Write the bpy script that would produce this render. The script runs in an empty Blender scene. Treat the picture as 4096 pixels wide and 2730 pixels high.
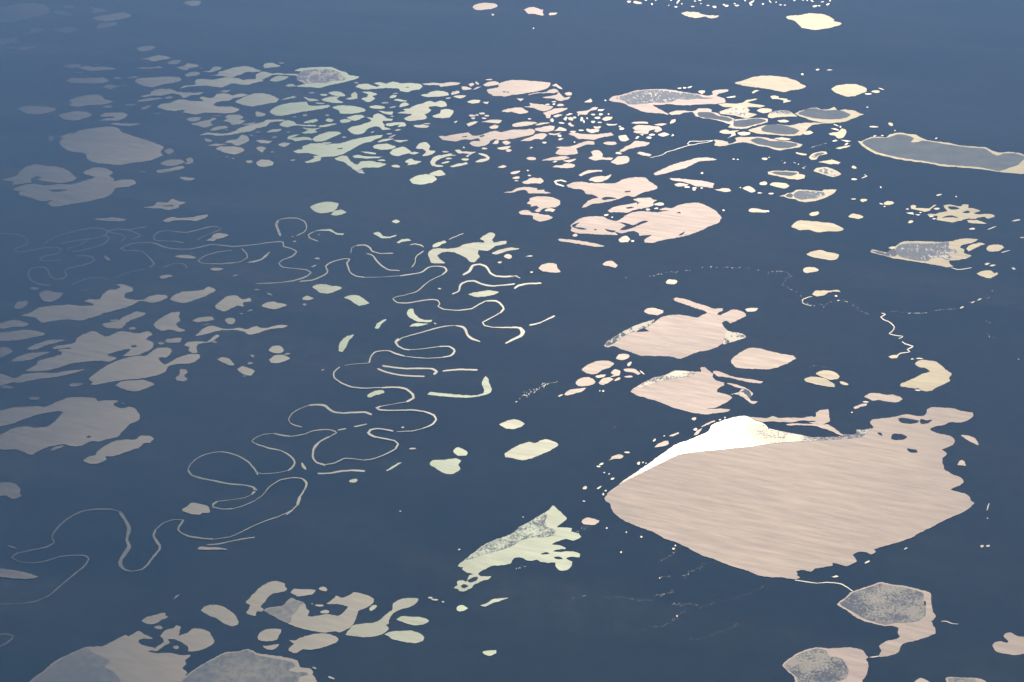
import bpy, math, random
from mathutils import Vector, noise
from mathutils.geometry import tessellate_polygon

# one unit = 100 metres; the camera flies 10 km above a flat arctic plain
R = math.radians
H = 100.0                      # camera height
DEP, HFOV = R(23.3), R(32.0)   # depression of the optical axis, horizontal field of view
sc = bpy.context.scene
col = sc.collection
TH = math.tan(HFOV / 2)

def ray(X, Y):
    """direction of a photo pixel (4096 x 2730)"""
    nx = (X / 2048 - 1) * TH
    ny = (1 - Y / 1365) * TH * 2730 / 4096
    return Vector((nx, math.cos(DEP) + ny * math.sin(DEP), -math.sin(DEP) + ny * math.cos(DEP)))

def ground(X, Y):
    d = ray(X, Y)
    t = H / -d.z
    return Vector((d.x * t, d.y * t, 0.0))

# ---------------------------------------------------------------- camera
cd = bpy.data.cameras.new('camera')
cam = bpy.data.objects.new('camera', cd)
col.objects.link(cam)
cam.location = (0, 0, H)
cam.rotation_euler = (math.pi / 2 - DEP, 0, 0)
cd.sensor_width = 36
cd.lens = 18 / TH
cd.clip_start = 1
cd.clip_end = 20000
sc.camera = cam

# ---------------------------------------------------------------- light
v = ray(2880, 1560).normalized()                 # where the plain mirrors the sun
to_sun = Vector((v.x, v.y, -v.z))
SUN_EL = math.asin(to_sun.z)
SUN_AZ = math.atan2(to_sun.x, to_sun.y)          # clockwise from +Y
sd = bpy.data.lights.new('sun', 'SUN')
sd.energy = 5.0
sd.angle = R(0.53)
sd.color = (1.0, 0.87, 0.76)
sun = bpy.data.objects.new('sun', sd)
col.objects.link(sun)
sun.location = (0, 0, 300)
sun.rotation_euler = (-to_sun).to_track_quat('-Z', 'Y').to_euler()

world = bpy.data.worlds.new('World')
sc.world = world
world.use_nodes = True
wn = world.node_tree
sky = wn.nodes.new('ShaderNodeTexSky')
sky.sky_type = 'NISHITA'
sky.sun_disc = False
sky.sun_elevation = SUN_EL
sky.sun_rotation = SUN_AZ
sky.altitude = 10
bg = wn.nodes['Background']
bg.inputs['Strength'].default_value = 0.06
wn.links.new(sky.outputs[0], bg.inputs['Color'])

sc.view_settings.view_transform = 'Standard'
sc.view_settings.look = 'None'
sc.view_settings.exposure = 0.9
sc.view_settings.gamma = 1
sc.cycles.use_denoising = True
sc.cycles.max_bounces = 4
sc.cycles.volume_bounces = 0

# ---------------------------------------------------------------- materials
def mat(name):
    m = bpy.data.materials.new(name)
    m.use_nodes = True
    nt = m.node_tree
    return m, nt, nt.nodes['Principled BSDF']

def pos(nt, sx=1, sy=1, rot=0):
    g = nt.nodes.new('ShaderNodeNewGeometry')
    tu = nt.nodes.new('ShaderNodeMapping')          # turn first, then stretch
    tu.inputs['Rotation'].default_value = (0, 0, rot)
    nt.links.new(g.outputs['Position'], tu.inputs['Vector'])
    mp = nt.nodes.new('ShaderNodeMapping')
    mp.inputs['Scale'].default_value = (sx, sy, 1)
    nt.links.new(tu.outputs[0], mp.inputs['Vector'])
    return mp.outputs[0]

def nz(nt, vec, scale, detail=4, rough=0.55):
    n = nt.nodes.new('ShaderNodeTexNoise')
    n.inputs['Scale'].default_value = scale
    n.inputs['Detail'].default_value = detail
    n.inputs['Roughness'].default_value = rough
    nt.links.new(vec, n.inputs['Vector'])
    return n.outputs['Fac']

def mrange(nt, val, a, b, c, d):
    n = nt.nodes.new('ShaderNodeMapRange')
    for k, x in zip((1, 2, 3, 4), (a, b, c, d)):
        n.inputs[k].default_value = x
    nt.links.new(val, n.inputs[0])
    return n.outputs[0]

def mix(nt, fac, a, b):
    n = nt.nodes.new('ShaderNodeMix')
    n.data_type = 'RGBA'
    nt.links.new(fac, n.inputs[0])
    for k, x in ((6, a), (7, b)):
        if isinstance(x, tuple):
            n.inputs[k].default_value = (*x, 1)
        else:
            nt.links.new(x, n.inputs[k])
    return n.outputs[2]

WIND = R(24)

def water(name, tint, rough, amp=0.024, base=(0.010, 0.014, 0.016), refl=0.052):
    """water under wind ripples: a dark body and a broad tinted sheen"""
    m, nt, p = mat(name)
    nt.nodes.remove(p)
    out = nt.nodes['Material Output']
    # wind rows: long streaks of rougher and smoother ripples
    a = nz(nt, pos(nt, 0.30, 2.2, WIND), 0.5, 6, 0.65)
    b = nz(nt, pos(nt, 0.5, 0.9, WIND), 0.05, 3)
    ra = mrange(nt, a, 0.3, 0.7, rough - amp, rough + amp)
    rb = mrange(nt, b, 0.3, 0.7, -amp * 0.6, amp * 0.6)
    ad = nt.nodes.new('ShaderNodeMath')
    nt.links.new(ra, ad.inputs[0])
    nt.links.new(rb, ad.inputs[1])
    gl = nt.nodes.new('ShaderNodeBsdfGlossy')
    gl.distribution = 'BECKMANN'                     # wave slopes are spread like a bell curve
    gl.inputs['Color'].default_value = (*tint, 1)
    nt.links.new(ad.outputs[0], gl.inputs['Roughness'])
    df = nt.nodes.new('ShaderNodeBsdfDiffuse')
    df.inputs['Color'].default_value = (*base, 1)
    mx = nt.nodes.new('ShaderNodeMixShader')
    f = nz(nt, pos(nt, 0.5, 3.4, WIND), 0.5, 6, 0.7)        # gust rows mirror a little more or less
    nt.links.new(mrange(nt, f, 0.3, 0.7, refl * 0.88, refl * 1.12), mx.inputs[0])
    nt.links.new(df.outputs[0], mx.inputs[1])
    nt.links.new(gl.outputs[0], mx.inputs[2])
    nt.links.new(mx.outputs[0], out.inputs['Surface'])
    return m

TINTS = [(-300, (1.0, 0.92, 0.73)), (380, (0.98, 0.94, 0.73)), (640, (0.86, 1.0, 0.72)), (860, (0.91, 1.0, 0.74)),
         (1060, (1.0, 0.87, 0.70)), (1480, (1.0, 0.84, 0.71)), (1720, (0.97, 0.88, 0.60)), (2400, (0.97, 0.87, 0.56))]  # window sheen colours painted into the water, from left to right
_W = {}

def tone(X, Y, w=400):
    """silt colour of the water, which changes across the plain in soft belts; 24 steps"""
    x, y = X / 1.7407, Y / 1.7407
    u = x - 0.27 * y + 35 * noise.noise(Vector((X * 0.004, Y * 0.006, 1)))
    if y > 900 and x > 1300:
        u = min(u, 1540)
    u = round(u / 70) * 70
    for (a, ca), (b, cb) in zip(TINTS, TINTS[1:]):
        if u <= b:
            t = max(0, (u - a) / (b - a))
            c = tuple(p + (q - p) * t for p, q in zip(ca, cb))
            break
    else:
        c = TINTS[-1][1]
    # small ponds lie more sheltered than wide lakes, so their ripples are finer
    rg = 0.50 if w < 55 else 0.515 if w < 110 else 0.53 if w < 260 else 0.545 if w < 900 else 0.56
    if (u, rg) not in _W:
        # brighter sheen painted into the middle belt by mirroring a little more
        _W[u, rg] = water('sheen_tinted_water', c, rg, refl=0.056 + 0.014 * max(0, 1 - abs(u - 760) / 420))
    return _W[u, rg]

W_RIVER = water('river_water', (1.0, 0.99, 0.80), 0.465, 0.03, refl=0.058)
W_CALM = water('calm_water', (1.0, 0.95, 0.86), 0.25, 0.010, refl=0.011)
W_POOL = water('pool_water', (1.0, 0.95, 0.80), 0.46, 0.03)

def ice_mat(name, col_a, col_b):
    m, nt, p = mat(name)
    f = nz(nt, pos(nt, 1, 1), 0.25, 6, 0.65)
    c = mix(nt, mrange(nt, f, 0.35, 0.65, 0, 1), col_a, col_b)
    nt.links.new(c, p.inputs['Base Color'])
    p.inputs['Roughness'].default_value = 0.9
    p.inputs['Specular IOR Level'].default_value = 0.03
    return m

ICE = ice_mat('wet_grey_ice', (0.135, 0.140, 0.112), (0.190, 0.190, 0.150))

def speckle_mat(name, dark, cover, scale, rough=0.55, refl=0.04, soft=0.16, spread=None, sx=1.0, tint=(0.98, 0.94, 0.76)):
    """rotten ice or marsh: dark patches with water shining between them.
    spread = (x0, x1, amount): the ice thickens from x0 to x1"""
    m, nt, p = mat(name)
    out = nt.nodes['Material Output']
    a = nz(nt, pos(nt, sx, 0.75), scale, 4, 0.75)
    b = nz(nt, pos(nt, 1, 1), scale * 0.07, 3)
    k = nt.nodes.new('ShaderNodeMath')
    k.operation = 'MULTIPLY_ADD'
    nt.links.new(b, k.inputs[0])
    k.inputs[1].default_value = 0.7
    nt.links.new(a, k.inputs[2])
    val = k.outputs[0]
    if spread:
        g = nt.nodes.new('ShaderNodeNewGeometry')
        sp = nt.nodes.new('ShaderNodeSeparateXYZ')
        nt.links.new(g.outputs['Position'], sp.inputs[0])
        w = mrange(nt, sp.outputs[0], spread[0], spread[1], spread[2], 0)
        ad = nt.nodes.new('ShaderNodeMath')
        nt.links.new(val, ad.inputs[0])
        nt.links.new(w, ad.inputs[1])
        val = ad.outputs[0]
    fac = mrange(nt, val, cover, cover + soft, 0, 1)
    p.inputs['Base Color'].default_value = (*dark, 1)
    p.inputs['Roughness'].default_value = 0.75
    p.inputs['Specular IOR Level'].default_value = 0.10
    gl = nt.nodes.new('ShaderNodeBsdfGlossy')
    gl.distribution = 'BECKMANN'
    gl.inputs['Color'].default_value = (*tint, 1)
    gl.inputs['Roughness'].default_value = rough
    df = nt.nodes.new('ShaderNodeBsdfDiffuse')
    df.inputs['Color'].default_value = (0.012, 0.016, 0.018, 1)
    mx = nt.nodes.new('ShaderNodeMixShader')
    mx.inputs[0].default_value = refl
    nt.links.new(df.outputs[0], mx.inputs[1])
    nt.links.new(gl.outputs[0], mx.inputs[2])
    mm = nt.nodes.new('ShaderNodeMixShader')
    nt.links.new(fac, mm.inputs[0])
    nt.links.new(p.outputs[0], mm.inputs[1])
    nt.links.new(mx.outputs[0], mm.inputs[2])
    nt.links.new(mm.outputs[0], out.inputs['Surface'])
    return m

SPF = speckle_mat('coarse_speckled_ice', (0.075, 0.085, 0.075), 0.86, 0.8, 0.53, 0.056, 0.05, None, 2.4)
SPN = speckle_mat('pale_speckled_ice', (0.07, 0.08, 0.07), 0.78, 3.6, 0.52, 0.066, 0.2, tint=(0.88, 1.0, 0.76))
GX0, GX1 = ground(2960, 1700).x, ground(3290, 1760).x
SPK = speckle_mat('speckled_rotten_ice', (0.050, 0.058, 0.058), 0.77, 4.2, soft=0.15)
SPL = speckle_mat('wet_speckled_ice', (0.055, 0.06, 0.06), 0.74, 4.2, 0.46, 0.045, 0.16)
SPG = speckle_mat('thinning_speckled_ice', (0.055, 0.06, 0.06), 0.80, 4.2, 0.45, 0.045, 0.18, (GX0, GX1, 0.22))
MARSH = speckle_mat('marsh_with_pools', (0.014, 0.018, 0.016), 0.86, 0.35, 0.53, 0.056, 0.04, None, 2.2)
THIN = speckle_mat('thin_broken_ice', (0.050, 0.062, 0.062), 0.66, 1.6, 0.55, 0.046, soft=0.42)

def land_mat(name):
    m, nt, p = mat(name)
    big = nz(nt, pos(nt, 1, 1), 0.006, 6, 0.6)
    row = nz(nt, pos(nt, 0.25, 1.2, R(20)), 0.05, 5, 0.6)
    fine = nz(nt, pos(nt, 1, 1), 0.4, 5, 0.7)
    c1 = mix(nt, mrange(nt, big, 0.35, 0.65, 0, 1), (0.003, 0.010, 0.010), (0.028, 0.030, 0.022))
    c2 = mix(nt, mrange(nt, row, 0.5, 0.8, 0, 0.8), c1, (0.042, 0.042, 0.034))
    c3 = mix(nt, mrange(nt, fine, 0.35, 0.8, 0, 0.7), c2, (0.004, 0.007, 0.007))
    nt.links.new(c3, p.inputs['Base Color'])
    p.inputs['Roughness'].default_value = 1.0
    p.inputs['Specular IOR Level'].default_value = 0.03
    return m

LAND = land_mat('tundra')

# ---------------------------------------------------------------- helpers
def mesh_obj(name, pieces, material, parent=None, centre=None):
    """pieces: list of (points in world xy, z). Linked as ONE mesh object."""
    if centre is None:
        pts = [q for pc, z in pieces for q in pc]
        centre = Vector((sum(q.x for q in pts) / len(pts), sum(q.y for q in pts) / len(pts), 0))
    verts, faces = [], []
    for pc, z in pieces:
        base = len(verts)
        tris = tessellate_polygon([[Vector((q.x, q.y, 0)) for q in pc]])
        verts += [(q.x - centre.x, q.y - centre.y, z) for q in pc]
        for t in tris:
            a, b, c = (pc[i] for i in t)
            s = (b.x - a.x) * (c.y - a.y) - (b.y - a.y) * (c.x - a.x)
            if abs(s) < 1e-9:
                continue
            faces.append(tuple(base + i for i in (t if s > 0 else reversed(t))))
    me = bpy.data.meshes.new(name)
    me.from_pydata(verts, [], faces)
    me.update()
    me.materials.append(material)
    o = bpy.data.objects.new(name, me)
    col.objects.link(o)
    if parent is None:
        o.location = (centre.x, centre.y, 0)
    else:
        o.parent = parent
    return o, centre

def tag(o, label, cat, group=None, kind=None):
    o['label'] = label
    if cat: o['category'] = cat
    if group: o['group'] = group
    if kind: o['kind'] = kind

T0X = {0: 0, 1: 1024, 2: 2048, 3: 3072}
T0Y = {0: 0, 1: 683, 2: 1366, 3: 2047}
KS = 1024 / 2351.0

def tokens(s, tile):
    out = []
    cur = tile
    toks = s.split()
    i = 0
    while i < len(toks):
        if toks[i][0] == '@':
            cur = (int(toks[i][1]), int(toks[i][2]))
            i += 1
            continue
        out.append((T0X[cur[0]] + float(toks[i]) * KS, T0Y[cur[1]] + float(toks[i + 1]) * KS))
        i += 2
    return out

def curve(pts, closed=True, step=7.0, rough=1.0):
    """Catmull-Rom through traced shore points (photo px), plus a small fractal shoreline wobble"""
    n = len(pts)
    out = []
    rng = range(n) if closed else range(n - 1)
    for i in rng:
        if closed:
            p0, p1, p2, p3 = pts[i - 1], pts[i], pts[(i + 1) % n], pts[(i + 2) % n]
        else:
            p0, p1, p2, p3 = pts[max(i - 1, 0)], pts[i], pts[i + 1], pts[min(i + 2, n - 1)]
        L = math.hypot(p2[0] - p1[0], p2[1] - p1[1])
        k = max(1, int(L / step))
        for j in range(k):
            t = j / k
            q = []
            for a in (0, 1):
                m1 = (p2[a] - p0[a]) * 0.36
                m2 = (p3[a] - p1[a]) * 0.36
                lim = 0.8 * L
                m1 = max(-lim, min(lim, m1)); m2 = max(-lim, min(lim, m2))
                t2, t3 = t * t, t * t * t
                q.append((2*t3 - 3*t2 + 1) * p1[a] + (t3 - 2*t2 + t) * m1 + (-2*t3 + 3*t2) * p2[a] + (t3 - t2) * m2)
            out.append(q)
    if not closed:
        out.append(list(pts[-1]))
    if rough:
        for q in out:
            w = noise.noise_vector(Vector((q[0] * 0.08, q[1] * 0.14, 0))) * 3.2 * rough \
              + noise.noise_vector(Vector((q[0] * 0.17, q[1] * 0.30, 7))) * 2.9 * rough
            q[0] += w.x
            q[1] += w.y * 0.5
    return out

def shore(pts, rough=1.0):
    return [ground(*q) for q in curve(pts, True, 7.0, rough)]

def ellipse(cx, cy, w, h, ang=0, n=14, seed=0):
    A = R(ang)
    rs = random.Random(seed)
    ph = rs.random() * 6.3
    out = []
    for i in range(n):
        t = i / n * 2 * math.pi
        r = 1 + 0.10 * math.sin(2 * t + ph) + 0.08 * math.sin(3 * t + 2 * ph) + rs.uniform(-.04, .04)
        a, b = w / 2 * r * math.cos(t), h / 2 * r * math.sin(t)
        out.append((cx + a * math.cos(A) - b * math.sin(A), cy + a * math.sin(A) + b * math.cos(A)))
    return out

def ribbon(pts, width):
    """a channel of uneven width along a traced line; width in photo px"""
    c = curve(pts, False, 8.0, 0.5)
    left, right = [], []
    n = len(c)
    for i, q in enumerate(c):
        a, b = c[max(i - 1, 0)], c[min(i + 1, n - 1)]
        dx, dy = b[0] - a[0], b[1] - a[1]
        L = math.hypot(dx, dy) or 1
        # a level channel seen aslant: horizontal reaches look thinner than ones running away
        fs = 0.62 + 0.5 * abs(dy / L)
        w = width / 2 * fs * (1 + 0.6 * noise.noise(Vector((q[0] * 0.02, q[1] * 0.03, 3))))
        if i in (0, n - 1):
            w *= 0.6
        left.append((q[0] - dy / L * w, q[1] + dx / L * w))
        right.append((q[0] + dy / L * w, q[1] - dx / L * w))
    return left, right

def ribbon_mesh(name, segs, material):
    verts, faces = [], []
    for s, (pts, width) in enumerate(segs):
        l, r = ribbon(pts, width)
        base = len(verts)
        for a, b in zip(l, r):
            for q in (a, b):
                g = ground(*q)
                verts.append((g.x, g.y, 0.02 + 0.004 * (s % 25)))
        for i in range(len(l) - 1):
            k = base + 2 * i
            faces.append((k, k + 1, k + 3, k + 2))
    cx = sum(q[0] for q in verts) / len(verts)
    cy = sum(q[1] for q in verts) / len(verts)
    verts = [(a - cx, b - cy, c) for a, b, c in verts]
    me = bpy.data.meshes.new(name)
    # keep every face looking up
    fixed = []
    for f in faces:
        a, b, c = (verts[i] for i in f[:3])
        s = (b[0] - a[0]) * (c[1] - a[1]) - (b[1] - a[1]) * (c[0] - a[0])
        fixed.append(f if s > 0 else tuple(reversed(f)))
    me.from_pydata(verts, [], fixed)
    me.update()
    me.materials.append(material)
    o = bpy.data.objects.new(name, me)
    col.objects.link(o)
    o.location = (cx, cy, 0)
    return o

# ---------------------------------------------------------------- ground
S = 2600
me = bpy.data.meshes.new('ground')
me.from_pydata([(-S, -300, 0), (S, -300, 0), (S, 2 * S, 0), (-S, 2 * S, 0)], [], [(0, 1, 2, 3)])
me.materials.append(LAND)
g = bpy.data.objects.new('ground', me)
col.objects.link(g)
tag(g, 'flat dark tundra plain seen from high above', None, None, 'structure')

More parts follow.
